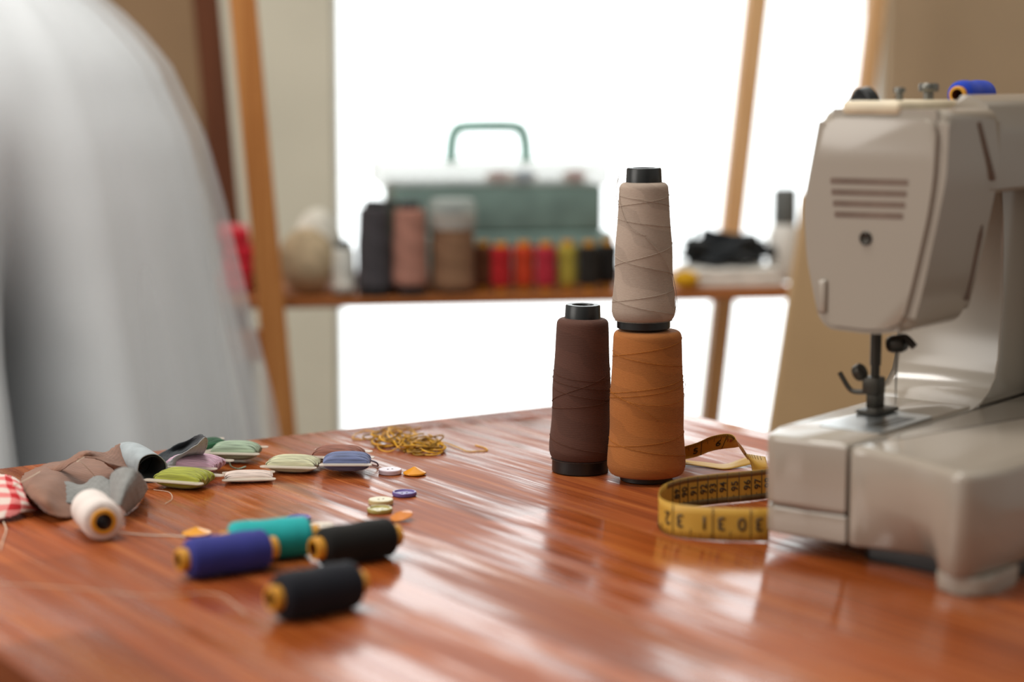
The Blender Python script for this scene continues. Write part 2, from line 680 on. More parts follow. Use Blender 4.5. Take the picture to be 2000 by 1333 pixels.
# ------------------------------------------------------------------ thread cones
def cone(name, loc, h_total, base, wind, neck, color, tmat, label, group=None, strands=(), lean=(0, 0), fuzz=220, cat='thread cone', sharp=True):
    """base=(radius, bottom z of winding), wind=(r low, r high, z top), neck=radius"""
    root = empty(name, loc, (lean[0], lean[1], 0), label=label, cat=cat, group=group)
    rb, z0 = base
    r0, r1, z1 = wind
    bm = bmesh.new()
    t = 0.0022
    lathe(bm, [(rb - 0.0012, 0), (rb, 0.0008), (rb, z0 + 0.001), (rb - 0.003, z0 + 0.004), (neck + 0.001, z1 - 0.003), (neck + 0.0004, z1), (neck, h_total - 0.0008),
               (neck - 0.0006, h_total), (neck - 0.0042, h_total), (neck - 0.0048, h_total - 0.0012), (neck - 0.0046, z1 - 0.01), (rb - t, 0.004), (rb - t, 0)], 64, closed=True)
    obj('cone_core', bm, M['black_plastic'], root)
    bm = bmesh.new()
    prof = [(rb - 0.004, z0 + 0.0003), (rb + (r0 - rb) * 0.45, z0 + 0.0006)]
    e = 0.0045
    for k in range(1, 6):
        a = k / 6 * PI / 2
        prof.append((r0 - e * 0.8 * (1 - math.sin(a)), z0 + e * 1.3 * (1 - math.cos(a)) + 0.0006))
    def rz(z):
        s_ = (z - z0) / (z1 - z0)
        return r0 + (r1 - r0) * s_ + 0.0004 * math.sin(s_ * PI) + (0.0006 * math.sin(s_ * 2 * PI * 2.3) * (1 - s_))
    nn = 44
    for k in range(nn + 1):
        z = z0 + e * 1.4 + (z1 - e - z0 - e * 1.4) * k / nn
        prof.append((rz(z), z))
    rt = rz(z1 - e)
    for k in range(1, 6):
        a = k / 5 * PI / 2
        prof.append((rt - 0.0035 * (1 - math.cos(a)), z1 - e + e * 0.9 * math.sin(a)))
    prof.append((neck - 0.0005, z1))
    lathe(bm, prof, 96)
    for i in range(fuzz):
        th = random.uniform(0, 2 * PI)
        z = random.uniform(z0 + 0.004, z1 - 0.004)
        r = rz(z)
        c_, s_ = math.cos(th), math.sin(th)
        ln = random.uniform(0.0004, 0.0013)
        d = Vector((c_, s_, random.uniform(-0.8, 0.8)))
        p = Vector((c_ * r, s_ * r, z))
        q = Vector((-s_, c_, 0)) * 0.00007
        vs = [bm.verts.new(p - q), bm.verts.new(p + q), bm.verts.new(p + d * ln)]
        bm.faces.new(vs)
    obj('thread_winding', bm, tmat, root)
    if strands:
        bm = bmesh.new()
        for (a0, a1, za, zb, off, wob) in strands:
            pts = []
            for k in range(41):
                t_ = k / 40
                th = math.radians(a0 + (a1 - a0) * t_)
                z = za + (zb - za) * t_ + wob * math.sin(t_ * PI)
                r = rz(min(max(z, z0 + 0.005), z1 - 0.004)) + 0.0002 + off * math.sin(t_ * PI)
                pts.append((r * math.cos(th), r * math.sin(th), z))
            tube(bm, pts, 0.00019, 5)
        obj('loose_strand', bm, plain(name + '_strand', [x * 0.9 for x in color], 0.85, 0.1), root)
    return root


M['t_brown'] = thread_mat('dark_brown_thread', (84, 54, 44))
M['t_rust'] = thread_mat('rust_brown_thread', (160, 98, 46), cell=0.024)
M['t_grey'] = thread_mat('warm_grey_thread', (168, 150, 136), cell=0.03)
cb = P(1133, 921)
cr_ = P(1262, 938)
cone('thread_cone', (cb.x, cb.y, TZ), 0.1165, (0.0196, 0.0085), (0.0215, 0.0176, 0.1075), 0.0119, (104, 68, 54), M['t_brown'],
     'dark brown thread cone standing alone left of the stacked pair', 'thread cones on the table',
     [(-200, -10, 0.067, 0.058, 0, 0), (-180, 0, 0.049, 0.073, 0, 0.001), (-180, 0, 0.071, 0.066, 0, -0.002), (-180, 0, 0.045, 0.052, 0, 0.0), (-180, -20, 0.026, 0.014, 0, 0.0), (-170, 0, 0.06, 0.05, 0, 0)],
     (0, math.radians(0.7)))
cone('thread_cone', (cr_.x, cr_.y, TZ), 0.1036, (0.0178, 0.0040), (0.0262, 0.0227, 0.1030), 0.0119, (178, 108, 46), M['t_rust'],
     'rust brown thread cone, the lower of the stacked pair', 'thread cones on the table',
     [(-180, 0, 0.060, 0.072, 0, 0), (-180, 10, 0.063, 0.060, 0.0003, -0.006), (-180, 0, 0.057, 0.068, 0, 0), (-165, -75, 0.062, 0.045, 0.0006, 0.003), (-180, 0, 0.024, 0.034, 0, 0),
      (-180, -10, 0.030, 0.018, 0, 0), (-180, 0, 0.085, 0.098, 0, 0), (-180, 0, 0.089, 0.078, 0, 0), (-10, 15, 0.07, 0.06, 0.0012, 0)])
cone('thread_cone', (cr_.x - 0.0027, cr_.y, TZ + 0.1038), 0.1078, (0.0179, 0.0052), (0.0212, 0.0160, 0.0985), 0.0116, (186, 166, 150), M['t_grey'],
     'warm grey thread cone stacked on top of the rust brown one', 'thread cones on the table',
     [(-176, -5, 0.090, 0.082, 0, 0.001), (-176, 0, 0.082, 0.090, 0, 0), (-175, -90, 0.095, 0.064, 0.0004, -0.007), (-90, 4, 0.0630, 0.012, 0.0006, 0.006), (-180, 0, 0.042, 0.058, 0, 0), (-180, 0, 0.050, 0.036, 0, 0),
      (-180, 0, 0.018, 0.028, 0, 0), (-180, -20, 0.022, 0.010, 0, 0), (-180, 0, 0.075, 0.068, 0, 0), (-178, -172, 0.103, 0.083, 0.0022, 0), (-174, -184, 0.085, 0.103, 0.0012, 0), (3, 6, 0.036, 0.008, 0.0014, 0)],
     (0, math.radians(-0.35)))


# ------------------------------------------------------------------ small spools lying on the table
def spool_meshes(root, L, rw, rc, tmat, taper=0.0, ext=0.005, core=None):
    """spool along local x from -L/2 to L/2; core tube sticks out by ext at both ends"""
    R = Matrix.Rotation(PI / 2, 4, 'Y')
    core = core or M['amber']
    h = L / 2
    w_ = h - ext
    bm = bmesh.new()
    ri = rc * 0.66
    lathe(bm, [(ri, -h), (rc - 0.0006, -h), (rc, -h + 0.0006), (rc, h - 0.0006), (rc - 0.0006, h), (ri, h)], 32, R)
    lathe(bm, [(ri, -h), (ri, h)], 32, R, 1)
    obj('spool_core', bm, [core, M['core_in']], root)
    bm = bmesh.new()
    prof = [(rc * 0.9, -w_)]
    e = 0.0042
    for k in range(7):
        a = k / 6 * PI / 2
        prof.append((rw * (1 + taper) - e * 0.9 * (1 - math.sin(a)), -w_ + e * (1 - math.cos(a)) + 0.0003))
    for k in range(1, 24):
        t = k / 24
        prof.append((rw * (1 + taper * (1 - 2 * t)) + 0.00025 * math.sin(t * 11), -w_ + e + (2 * w_ - 2 * e) * t))
    for k in range(7):
        a = (1 - k / 6) * PI / 2
        prof.append((rw * (1 - taper) - e * 0.9 * (1 - math.sin(a)), w_ - e * (1 - math.cos(a)) - 0.0003))
    prof.append((rc * 0.9, w_))
    lathe(bm, prof, 56, R)
    obj('thread_winding', bm, tmat, root)


def lying_spool(A, B, rw, rc, tmat, label, group='small spools lying on the table', taper=0.0, ext=0.005, L=None, name='thread_spool'):
    """A, B: (px, py) of the two core ends; the spool rests on the table"""
    a = P(*A, rw)
    b = P(*B, rw)
    d = b - a
    L = L or d.length
    mid = (a + b) / 2
    root = empty(name, (mid.x, mid.y, TZ + rw * (1 + abs(taper)) + 0.0002), (0, 0, math.atan2(d.y, d.x)), label=label, cat='thread spool', group=group)
    spool_meshes(root, L, rw, rc, tmat, taper, ext)
    return root


def small_thread(nm, rgb):
    return thread_mat(nm, rgb, pitch=0.0009, turns=3, cell=0.02, axis='X', contrast=0.12, bump=0.2, patch=0.06)


lying_spool((347, 1096), (538, 1070), 0.0112, 0.0063, small_thread('indigo_thread', (50, 54, 132)), 'indigo blue thread spool with amber core lying in front of the teal spool')
lying_spool((430, 1062), (622, 1046), 0.0114, 0.0063, small_thread('teal_thread', (34, 168, 168)), 'teal green thread spool lying behind the indigo spool')
lying_spool((611, 1074), (778, 1046), 0.0112, 0.0064, small_thread('black_thread', (15, 14, 13)), 'black thread spool with its amber core end facing out, beside the teal spool')
lying_spool((527, 1172), (710, 1138), 0.0124, 0.0064, small_thread('navy_thread', (14, 17, 28)), 'dark navy thread spool lying nearest the front edge of the group')
# white spool with its hollow amber core turned to the viewer
a = P(204, 1023, 0.012)
b = P(166, 984, 0.012)
d = (a - b).normalized()
mid = a - d * 0.024
wsp = empty('thread_spool', (mid.x, mid.y, TZ + 0.0126), (0, 0, math.atan2(d.y, d.x)), label='white thread spool with hollow amber core lying against the grey cloth scrap', cat='thread spool', group='small spools lying on the table')
spool_meshes(wsp, 0.046, 0.0121, 0.0076, small_thread('white_thread', (226, 214, 208)), -0.02, 0.0015)
bm = bmesh.new()
inv = wsp.matrix_basis.inverted()
tail = [P(228, 1040, 0.004), P(255, 1043, 0.001), P(290, 1046, 0.0006), P(330, 1047, 0.0006), P(362, 1049, 0.0006)]
tube(bm, catmull([inv @ p for p in tail], 30), 0.0004, 5)
obj('thread_tail', bm, plain('white_tail', (232, 220, 205), 0.8), wsp)


# ------------------------------------------------------------------ floss bobbins (flat cards wound with floss)
def bobbin(px, py, ang, color, label, Lx=0.030, W=0.018, H=0.0068, card=0.040, lift=0.0, tilt=(0, 0), strands=12, flip=1, tailpts=None):
    p = P(px, py, lift)
    root = empty('floss_bobbin', (p.x, p.y, TZ + lift + H * 0.78), (tilt[0], tilt[1], math.radians(ang)), label=label, cat='floss bobbin', group='floss bobbins')
    bm = bmesh.new()
    yy = W / 2 + 0.0030
    for s in (-1, 1):
        pts = round_poly([(-card / 2, s * yy - 0.0032), (card / 2, s * yy - 0.0032), (card / 2, s * yy + 0.0032), (-card / 2, s * yy + 0.0032)], 0.003, 5)
        prism(bm, pts, lambda a, b, d: (a, b, d), -0.0004, 0.0004, 0.0002, 1)
    box(bm, -Lx / 2 + 0.003, Lx / 2 - 0.003, -yy + 0.001, yy - 0.001, -0.0003, 0.0003)
    obj('bobbin_card', bm, M['card'], root)
    bm = bmesh.new()
    nu, nv = 40, strands * 6
    G = []
    for j in range(nv + 1):
        v = -1 + 2 * j / nv
        ridge = abs(math.sin(j / 6 * PI))
        dome = 0.45 + 0.55 * math.sqrt(max(0.0, 1 - v * v * 0.96))
        h = H * 0.78 * dome + 0.00055 * (ridge - 0.6)
        lx = Lx / 2 * (0.93 + 0.07 * dome) + 0.0003 * ridge
        jig = 0.0006 * math.sin(int(j / 6) * 2.3 + px)
        row = []
        for i in range(nu):
            t = 2 * PI * i / nu
            c_, s_ = math.cos(t), math.sin(t)
            x = lx * math.copysign(abs(c_) ** 0.75, c_) + jig
            z = h * math.copysign(abs(s_) ** 0.8, s_)
            y = v * W / 2 + 0.0012 * (x / lx) * (1 if s_ > 0 else -1) * math.sin(int(j / 6) * 1.7)
            row.append(bm.verts.new((x, y, z)))
        G.append(row)
    for A_, B_ in zip(G, G[1:]):
        for i in range(nu):
            k = (i + 1) % nu
            bm.faces.new((A_[i], A_[k], B_[k], B_[i]))
    bm.faces.new(G[0])
    bm.faces.new(G[-1][::-1])
    n_ = N('floss_' + label.split()[0])
    cc = n_.coord()
    st2 = n_.noise(n_.mapping(cc, (40, 1500, 500)), 1.0, 2)
    n_.set(color=n_.mix(n_.range(st2, 0.3, 0.7, 0, 1), L4([x * 0.72 for x in color]), L4([min(255, x * 1.10) for x in color])), rough=0.6, spec=0.35, sheen=0.3)
    n_.bump(st2, 0.5, 0.0004)
    obj('floss_winding', bm, n_.m, root)
    if tailpts:
        inv = (Matrix.Translation(root.location) @ root.rotation_euler.to_matrix().to_4x4()).inverted()
        bm = bmesh.new()
        tube(bm, catmull([inv @ P(*q) for q in tailpts], 24), 0.0006, 6)
        obj('floss_tail', bm, n_.m, root)
    return root


bobbin(404, 888, 35, (20, 84, 50), 'dark green floss bobbin peeking out behind the charcoal scrap', lift=0.003, tilt=(0, -0.12), Lx=0.026, W=0.019, H=0.0070)
bobbin(462, 897, -6, (158, 178, 152), 'sage green floss bobbin beside the dark green one near the far edge', Lx=0.032, W=0.021, H=0.0082, tailpts=[(448, 903, 0.006), (452, 912, 0.003), (466, 916, 0.001), (480, 912, 0.001)], lift=0.0015)
bobbin(381, 923, -14, (214, 172, 194), 'pink floss bobbin lying behind the lime one', Lx=0.036, W=0.024, H=0.0080, card=0.045, lift=0.001)
bobbin(360, 952, -20, (160, 164, 48), 'lime green floss bobbin lying in front of the pink one', Lx=0.034, W=0.023, H=0.0082, card=0.044)
bobbin(486, 940, 8, (226, 206, 196), 'white floss bobbin, the thinly wound one in the middle', Lx=0.031, W=0.018, H=0.0044, card=0.036)
bobbin(574, 921, -9, (208, 206, 170), 'pale cream green floss bobbin left of the blue one', Lx=0.034, W=0.022, H=0.0072, card=0.040)
bobbin(662, 905, -10, (146, 88, 70), 'rust pink floss bobbin behind the blue one', Lx=0.033, W=0.021, H=0.0082, card=0.042, lift=0.002, tailpts=[(698, 896, 0.006), (712, 901, 0.003), (726, 908, 0.001), (738, 911, 0.001)])
bobbin(678, 919, 0, (106, 118, 160), 'blue floss bobbin propped in front of the rust pink one', Lx=0.031, W=0.020, H=0.0082, card=0.036, lift=0.003, tailpts=[(708, 902, 0.009), (722, 900, 0.007), (735, 904, 0.004), (739, 910, 0.001)])


# ------------------------------------------------------------------ buttons
def button(px, py, color, label, r=0.0080, t=0.0028, kind='rim', tilt=(0, 0), rough=0.25, lift=0.0, holes=2, rot=0.4, face=None):
    p = P(px, py, lift)
    extra = r * math.sin(max(abs(tilt[0]), abs(tilt[1])))
    root = empty('button', (p.x, p.y, TZ + lift + extra), (tilt[0], tilt[1], rot), label=label, cat='button', group='loose buttons')
    bm = bmesh.new()
    if kind == 'rim':
        prof = [(0, 0), (r * 0.9, 0), (r, t * 0.3), (r, t * 0.85), (r * 0.93, t), (r * 0.84, t), (r * 0.76, t * 0.72), (r * 0.3, t * 0.66), (0, t * 0.66)]
        zh = t * 0.67
    elif kind == 'flat':
        prof = [(0, 0), (r * 0.9, 0), (r, t * 0.2), (r, t * 0.85), (r * 0.95, t), (r * 0.3, t * 0.97), (0, t * 0.97)]
        zh = t * 0.98
    else:                                   # shank button: low cone
        prof = [(0, 0.0), (r * 0.8, 0.0), (r, t * 0.25), (r * 0.97, t * 0.45), (r * 0.1, t * 1.35), (0, t * 1.38)]
        zh = None
    lathe(bm, prof, 40)
    mats = [plain('button_' + label.replace(' ', '_')[:24], color, rough, 0.5, 0, 0.04), M['core_in']]
    body = obj('button_disc', bm, mats[0], root, angle=30)
    if zh:
        bm = bmesh.new()
        for k in range(holes):
            a = 2 * PI * k / holes
            lathe(bm, [(0, 0.00005), (0.0007, 0.00005), (0.0007, -0.0002)], 12, Matrix.Translation((0.0016 * math.cos(a), 0.0016 * math.sin(a), zh + 0.00005)))
        obj('thread_hole', bm, plain('hole_' + label.replace(' ', '_')[:24], [x * 0.45 for x in color], 0.6), root)
    return root


button(762, 926, (206, 186, 196), 'pinkish white round button beside the blue bobbin', t=0.0034, kind='flat')
button(810, 928, (222, 146, 30), 'amber peaked button right of the white one', kind='cone', t=0.0042)
button(790, 969, (104, 88, 150), 'purple rimmed button lying alone', kind='rim', t=0.0030)
button(744, 986, (196, 178, 130), 'beige round button touching the olive one', kind='flat', t=0.0036)
button(742, 1001, (170, 156, 84), 'glossy olive rimmed button in front of the beige one', kind='rim', t=0.0030, rough=0.12)
button(785, 1017, (206, 122, 40), 'orange button tilted up on its edge by the black spool', kind='cone', r=0.0072, t=0.0028, tilt=(0.10, -0.28))
button(384, 1045, (224, 150, 30), 'amber peaked button behind the indigo spool', kind='cone', r=0.0088, t=0.0034)
button(628, 1034, (226, 212, 196), 'white button hidden partly between the teal and black spools', kind='flat', r=0.0078)
button(583, 1018, (122, 102, 168), 'purple button just showing over the teal spool', kind='rim', r=0.0078)

# ------------------------------------------------------------------ golden embroidery thread tangle
bm = bmesh.new()


def loop(cx, cy, rx, ry, hh, n_=24, ph=0.0):
    c = P(cx, cy, 0)
    tw = random.uniform(-0.8, 0.8)
    a1, a2, p1, p2, p3 = random.uniform(0, 0.35), random.uniform(0, 0.2), random.uniform(0, 6), random.uniform(0, 6), random.uniform(0, 6)
    pts = []
    for k in range(n_ + 1):
        t = 2 * PI * k / n_ * random.choice((0.93, 0.93, 0.8)) if False else 2 * PI * k / n_ * 0.95
        q = 1 + a1 * math.sin(2 * t + p1) + a2 * math.sin(3 * t + p2)
        x, y = rx * q * math.cos(t + ph), ry * q * math.sin(t + ph)
        pts.append(c + Vector((x * math.cos(tw) - y * math.sin(tw), x * math.sin(tw) + y * math.cos(tw), 0.0007 + hh * (0.5 + 0.5 * math.sin(t + p3)))))
    return catmull(pts, n_ * 2)


for k in range(11):
    tube(bm, loop(772 + random.uniform(-14, 18), 868 + random.uniform(-5, 4), random.uniform(0.007, 0.0115), random.uniform(0.012, 0.030), random.uniform(0.004, 0.011), ph=random.uniform(0, 6)), 0.00065, 5, random.choice((0, 0, 1)))
for k in range(15):
    tube(bm, loop(822 + random.uniform(-18, 18), 878 + random.uniform(-5, 5), random.uniform(0.007, 0.0125), random.uniform(0.010, 0.022), random.uniform(0.002, 0.008), ph=random.uniform(0, 6)), 0.00065, 5, random.choice((0, 0, 1)))
tube(bm, catmull([P(740, 845, 0.004), P(715, 842, 0.004), P(693, 850, 0.002), P(690, 857, 0.001), P(710, 859, 0.001), P(738, 855, 0.001), P(775, 862, 0.003)], 40), 0.0005, 5)
tube(bm, catmull([P(832, 852, 0.007), P(848, 860, 0.002), P(870, 866, 0.001), P(895, 875, 0.001), P(912, 882, 0.0006), P(935, 882, 0.0006), P(951, 881, 0.0006), P(948, 876, 0.0006), P(928, 870, 0.0006)], 50), 0.0005, 5)
tube(bm, catmull([P(778, 843, 0.008), P(795, 842, 0.002), P(810, 839, 0.001), P(822, 835, 0.001)], 20), 0.0005, 5)
tube(bm, catmull([P(740, 855, 0.006), P(737, 870, 0.002), P(745, 880, 0.0006), P(762, 882, 0.0006), P(780, 872, 0.005), P(790, 858, 0.009)], 30), 0.0005, 5)
tang = obj('thread_tangle', bm, [plain('golden_floss', (206, 152, 22), 0.5, 0.5, 0, 0.12, 300), plain('dark_golden_floss', (146, 106, 20), 0.5, 0.5, 0, 0.12, 300)])
tag(tang, 'golden yellow embroidery thread tangled in loose loops near the far edge', 'thread')


# ------------------------------------------------------------------ cloth scraps at the left
def scrap(name, patches, mats, label, group='fabric scraps', t=0.0005, cat='fabric scrap', part_names=None):
    root = None
    for i, (rows, nu, nv, rag, mi) in enumerate(patches):
        pa = Patch([[P(*p) for p in r] for r in rows])
        bm = bmesh.new()
        pa.mesh(bm, nu, nv, rag, 0, 0.0004)
        nm = name if i == 0 else part_names[i - 1]
        o = obj(nm, bm, mats[mi], root)
        solid(o, t, 0)
        if i == 0:
            root = o
    return tag(root, label, cat, group)


M['c_brown'] = cloth_mat('brown_cloth', (136, 98, 80))
M['c_grey'] = cloth_mat('grey_cloth', (134, 134, 132))
M['c_bluegrey'] = cloth_mat('blue_grey_cloth', (160, 168, 172))
M['c_char'] = cloth_mat('charcoal_cloth', (58, 62, 66))
M['c_mid'] = cloth_mat('mid_grey_cloth', (168, 168, 172))
# red and white check
n = N('gingham')
u_, v_ = n.sep(n.coord('UV'))[:2]
CH = 0.020
fu = n.math('GREATER_THAN', n.math('FRACT', n.math('DIVIDE', n.math('ADD', u_, 0.0035), CH)), 0.5)
fv = n.math('GREATER_THAN', n.math('FRACT', n.math('DIVIDE', n.math('ADD', v_, 0.002), CH)), 0.5)
k = n.math('MULTIPLY', n.math('ADD', fu, fv), 0.5)
wv = n.math('MULTIPLY', n.math('SINE', n.math('MULTIPLY', u_, 5200.0)), n.math('SINE', n.math('MULTIPLY', v_, 5200.0)))
k2 = n.math('ADD', k, n.math('MULTIPLY', wv, 0.12), True)
n.set(color=n.ramp(k2, [(0.0, L4((222, 206, 196))), (0.5, L4((222, 128, 126))), (1.0, L4((186, 34, 42)))]), rough=0.9, spec=0.15)
n.bump(wv, 0.4, 0.0004)
M['gingham'] = n.m

scrap('fabric_scrap', [
    ([[(48, 926, .002), (82, 910, .003), (120, 901, .001), (168, 893, .001), (232, 903, .001)],
      [(42, 936, .008), (76, 925, .013), (112, 925, .010), (160, 920, .003), (230, 925, .001)],
      [(38, 950, .012), (72, 946, .017), (112, 946, .014), (150, 948, .006), (225, 945, .001)],
      [(62, 975, .011), (88, 978, .013), (118, 978, .009), (160, 972, .003), (225, 965, .001)],
      [(78, 992, .005), (100, 1006, .005), (132, 1012, .002), (165, 1002, .001), (225, 985, .0006)]], 40, 30, 0.0006, 0),
    ([[(70, 915, .003), (118, 906, .012), (163, 882, .026), (205, 884, .018), (238, 868, .018), (275, 905, .004)],
      [(60, 922, .003), (110, 915, .011), (162, 887, .027), (200, 894, .020), (236, 905, .012), (275, 918, .003)],
      [(52, 930, .004), (108, 926, .007), (143, 903, .022), (168, 893, .026), (200, 903, .021), (228, 922, .008), (262, 930, .001)][:6]], 44, 14, 0.0007, 0)],
    [M['c_brown']], 'brown cloth scrap folded into a tent with frayed edges', part_names=['upper_fold'])
scrap('fabric_scrap', [
    ([[(-70, 925, .010), (-30, 926, .012), (5, 927, .014), (22, 931, .014), (40, 941, .013)],
      [(-70, 950, .012), (-30, 948, .014), (8, 948, .016), (28, 951, .016), (46, 958, .014)],
      [(-70, 978, .008), (-30, 976, .010), (16, 974, .012), (40, 978, .011), (58, 986, .008)],
      [(-70, 1012, .003), (-30, 1018, .002), (2, 1014, .003), (40, 1004, .004), (76, 996, .002)]], 44, 36, 0.0008, 0)],
    [M['gingham']], 'red and white gingham scrap at the far left of the table')
scrap('fabric_scrap', [
    ([[(93, 961, .013), (122, 942, .011), (160, 947, .010), (187, 930, .016), (214, 938, .014)],
      [(98, 968, .013), (125, 958, .010), (160, 962, .008), (190, 955, .010), (216, 960, .010)],
      [(108, 978, .009), (132, 984, .006), (162, 985, .004), (190, 990, .003), (218, 990, .003)]], 30, 16, 0.0004, 0),
    ([[(212, 945, .010), (222, 921, .024), (250, 914, .031), (273, 926, .027), (288, 952, .012), (283, 966, .001)],
      [(214, 965, .008), (222, 952, .018), (243, 950, .023), (262, 956, .019), (272, 974, .009), (268, 986, .001)],
      [(216, 985, .004), (222, 984, .011), (233, 988, .013), (242, 996, .008), (246, 1004, .002), (242, 1008, .0006)]], 40, 24, 0.0003, 0)],
    [M['c_grey']], 'mid grey cloth scrap half rolled behind the white spool', part_names=['rolled_end'])


def roll(bm, rings, n_=36, m=28, nsub=6):
    cs = catmull([c for c, r, s in rings], m)
    rs = catmull([Vector((r, s, 0)) for c, r, s in rings], m)
    uvl = bm.loops.layers.uv.verify()
    G = []
    for i in range(m + 1):
        d = (cs[min(i + 1, m)] - cs[max(i - 1, 0)]).normalized()
        side = d.cross(Vector((0, 0, 1))).normalized()
        up_ = side.cross(d)
        G.append([bm.verts.new(cs[i] + side * rs[i].x * math.cos(2 * PI * k / n_) * (1 + 0.08 * math.sin(3 * 2 * PI * k / n_ + i * 0.15)) + up_ * rs[i].y * math.sin(2 * PI * k / n_)) for k in range(n_)])
    for i in range(m):
        for k in range(n_):
            j = (k + 1) % n_
            f = bm.faces.new((G[i][k], G[i][j], G[i + 1][j], G[i + 1][k]))
            for lp, (a, b) in zip(f.loops, ((i, k), (i, k + 1), (i + 1, k + 1), (i + 1, k))):
                lp[uvl].uv = (a * 0.001, b * 0.001)


bm = bmesh.new()
roll(bm, [(P(224, 895, .006), .006, .003), (P(244, 888, .010), .011, .0085), (P(268, 897, .011), .011, .0095), (P(296, 914, .0105), .0105, .0095)])
o = obj('fabric_scrap', bm, M['c_bluegrey'])
solid(o, 0.0006, -1)
tag(o, 'light blue grey cloth scrap rolled up with its open end facing out', 'fabric scrap', 'fabric scraps')
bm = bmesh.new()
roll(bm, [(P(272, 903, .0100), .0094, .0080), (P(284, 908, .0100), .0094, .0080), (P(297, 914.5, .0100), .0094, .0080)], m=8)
solid(obj('dark_inside', bm, cloth_mat('dark_inside', (52, 56, 60)), o), 0.0004, -1)  # darker tube inside the open end of the roll

scrap('fabric_scrap', [
    ([[(312, 919, .004), (335, 898, .012), (360, 884, .018), (385, 868, .026), (400, 853, .033)],
      [(318, 922, .003), (340, 909, .008), (366, 893, .012), (392, 878, .020), (405, 858, .031)],
      [(322, 924, .001), (345, 919, .003), (372, 903, .007), (398, 887, .014), (405, 868, .026)]], 30, 10, 0.0003, 0),
    ([[(300, 895, .006), (335, 874, .013), (368, 860, .019), (388, 849, .027), (400, 853, .032)],
      [(304, 906, .004), (333, 886, .009), (362, 872, .013), (386, 858, .022), (400, 854, .031)],
      [(312, 919, .003), (335, 898, .007), (360, 884, .011), (385, 868, .020), (400, 855, .031)]], 30, 10, 0.0003, 1)],
    [M['c_mid'], M['c_char']], 'charcoal cloth scrap curled up into a standing loop', part_names=['dark_side'])

# loose ends of thread
M['lint'] = plain('pale_thread', (222, 202, 180), 0.8)


def loose(pts, label, r=0.00035, m=None):
    bm = bmesh.new()
    tube(bm, catmull([P(*p) for p in pts], 40), r, 5)
    tag(obj('loose_thread', bm, m or M['lint']), label, 'thread', 'loose thread ends')


loose([(6, 1018, .001), (12, 1035, .0006), (6, 1055, .0006), (0, 1075, .0006)], 'pale thread end hanging out under the gingham scrap')
loose([(25, 950, .0175), (50, 938, .0195), (78, 922, .0155)], 'short pale thread lying across the brown scrap')
loose([(165, 893, .0275), (150, 902, .0255), (158, 903, .0250), (180, 925, .014), (192, 942, .008)], 'thin thread hanging across the tent fold', 0.0002)
loose([(300, 957, .0008), (330, 962, .0006), (336, 975, .0006), (322, 985, .0006)], 'fine curved thread in front of the lime bobbin', 0.0002)
loose([(0, 1140, .0006), (150, 1150, .0006), (300, 1165, .0006), (420, 1160, .0006), (480, 1200, .0006)], 'fine thread across the bare table in front of the indigo spool', 0.00022)

# ------------------------------------------------------------------ measuring tape
n = N('tape_yellow')
n.set(color=n.mix(n.noise(n.coord(), 80, 2), L4((188, 142, 48)), L4((202, 158, 64))), rough=0.45, spec=0.4)
n.bump(n.noise(n.coord(), 900, 2), 0.15, 0.0003)
TAPE = [n.m, plain('tape_ink', (46, 34, 20), 0.6), plain('tape_red_ink', (160, 60, 30), 0.6), plain('tape_pale_back', (226, 224, 204), 0.5), plain('tape_brown_band', (120, 92, 46), 0.5)]
bm = bmesh.new()


def put_text(pa, txt, uc, vc, size, du_len, dv_len, rot, side, mi=1, eps=0.00045):
    """write txt centred at (uc, vc) of the sheet; rot turns it in the sheet, side = +1/-1 picks the face"""
    vs, fs = glyphs(txt)
    c_, s_ = math.cos(rot), math.sin(rot)
    out = []
    for x, y in vs:
        a = (x * c_ - y * s_) * size
        b = (x * s_ + y * c_) * size
        u = uc + a / du_len * side_sign
        v = vc + b / dv_len
        out.append(bm.verts.new(pa.at(u, v) + pa.normal(u, v) * eps * side))
    for f in fs:
        ff = bm.faces.new([out[i] for i in f])
        ff.material_index = mi


def put_line(pa, u, v0, v1, wid, du_len, side, mi=1, eps=0.0004):
    n_ = 3
    L_, R_ = [], []
    for k in range(n_ + 1):
        v = v0 + (v1 - v0) * k / n_
        for lst, uu in ((L_, u - wid / 2 / du_len), (R_, u + wid / 2 / du_len)):
            lst.append(bm.verts.new(pa.at(uu, v) + pa.normal(uu, v) * eps * side))
    for k in range(n_):
        f = bm.faces.new((L_[k], R_[k], R_[k + 1], L_[k + 1]))
        f.material_index = mi


def put_band(pa, v0, v1, u0, u1, side, mi=4, eps=0.00034, n_=60):
    A_, B_ = [], []
    for k in range(n_ + 1):
        u = u0 + (u1 - u0) * k / n_
        A_.append(bm.verts.new(pa.at(u, v0) + pa.normal(u, v0) * eps * side))
        B_.append(bm.verts.new(pa.at(u, v1) + pa.normal(u, v1) * eps * side))
    for k in range(n_):
        f = bm.faces.new((A_[k], A_[k + 1], B_[k + 1], B_[k]))
        f.material_index = mi


def solve_u(pa, px, lo, hi, v=0.5):
    """parameter where the sheet is seen at column px"""
    def col_(u):
        p = pa.at(u, v) - CAMP
        return 1000 + F * p.x / (p.y * cp_ - p.z * sp_)
    a, b = lo, hi
    s0 = col_(a) - px
    for _ in range(40):
        m_ = (a + b) / 2
        if (col_(m_) - px > 0) == (s0 > 0):
            a = m_
        else:
            b = m_
    return (a + b) / 2


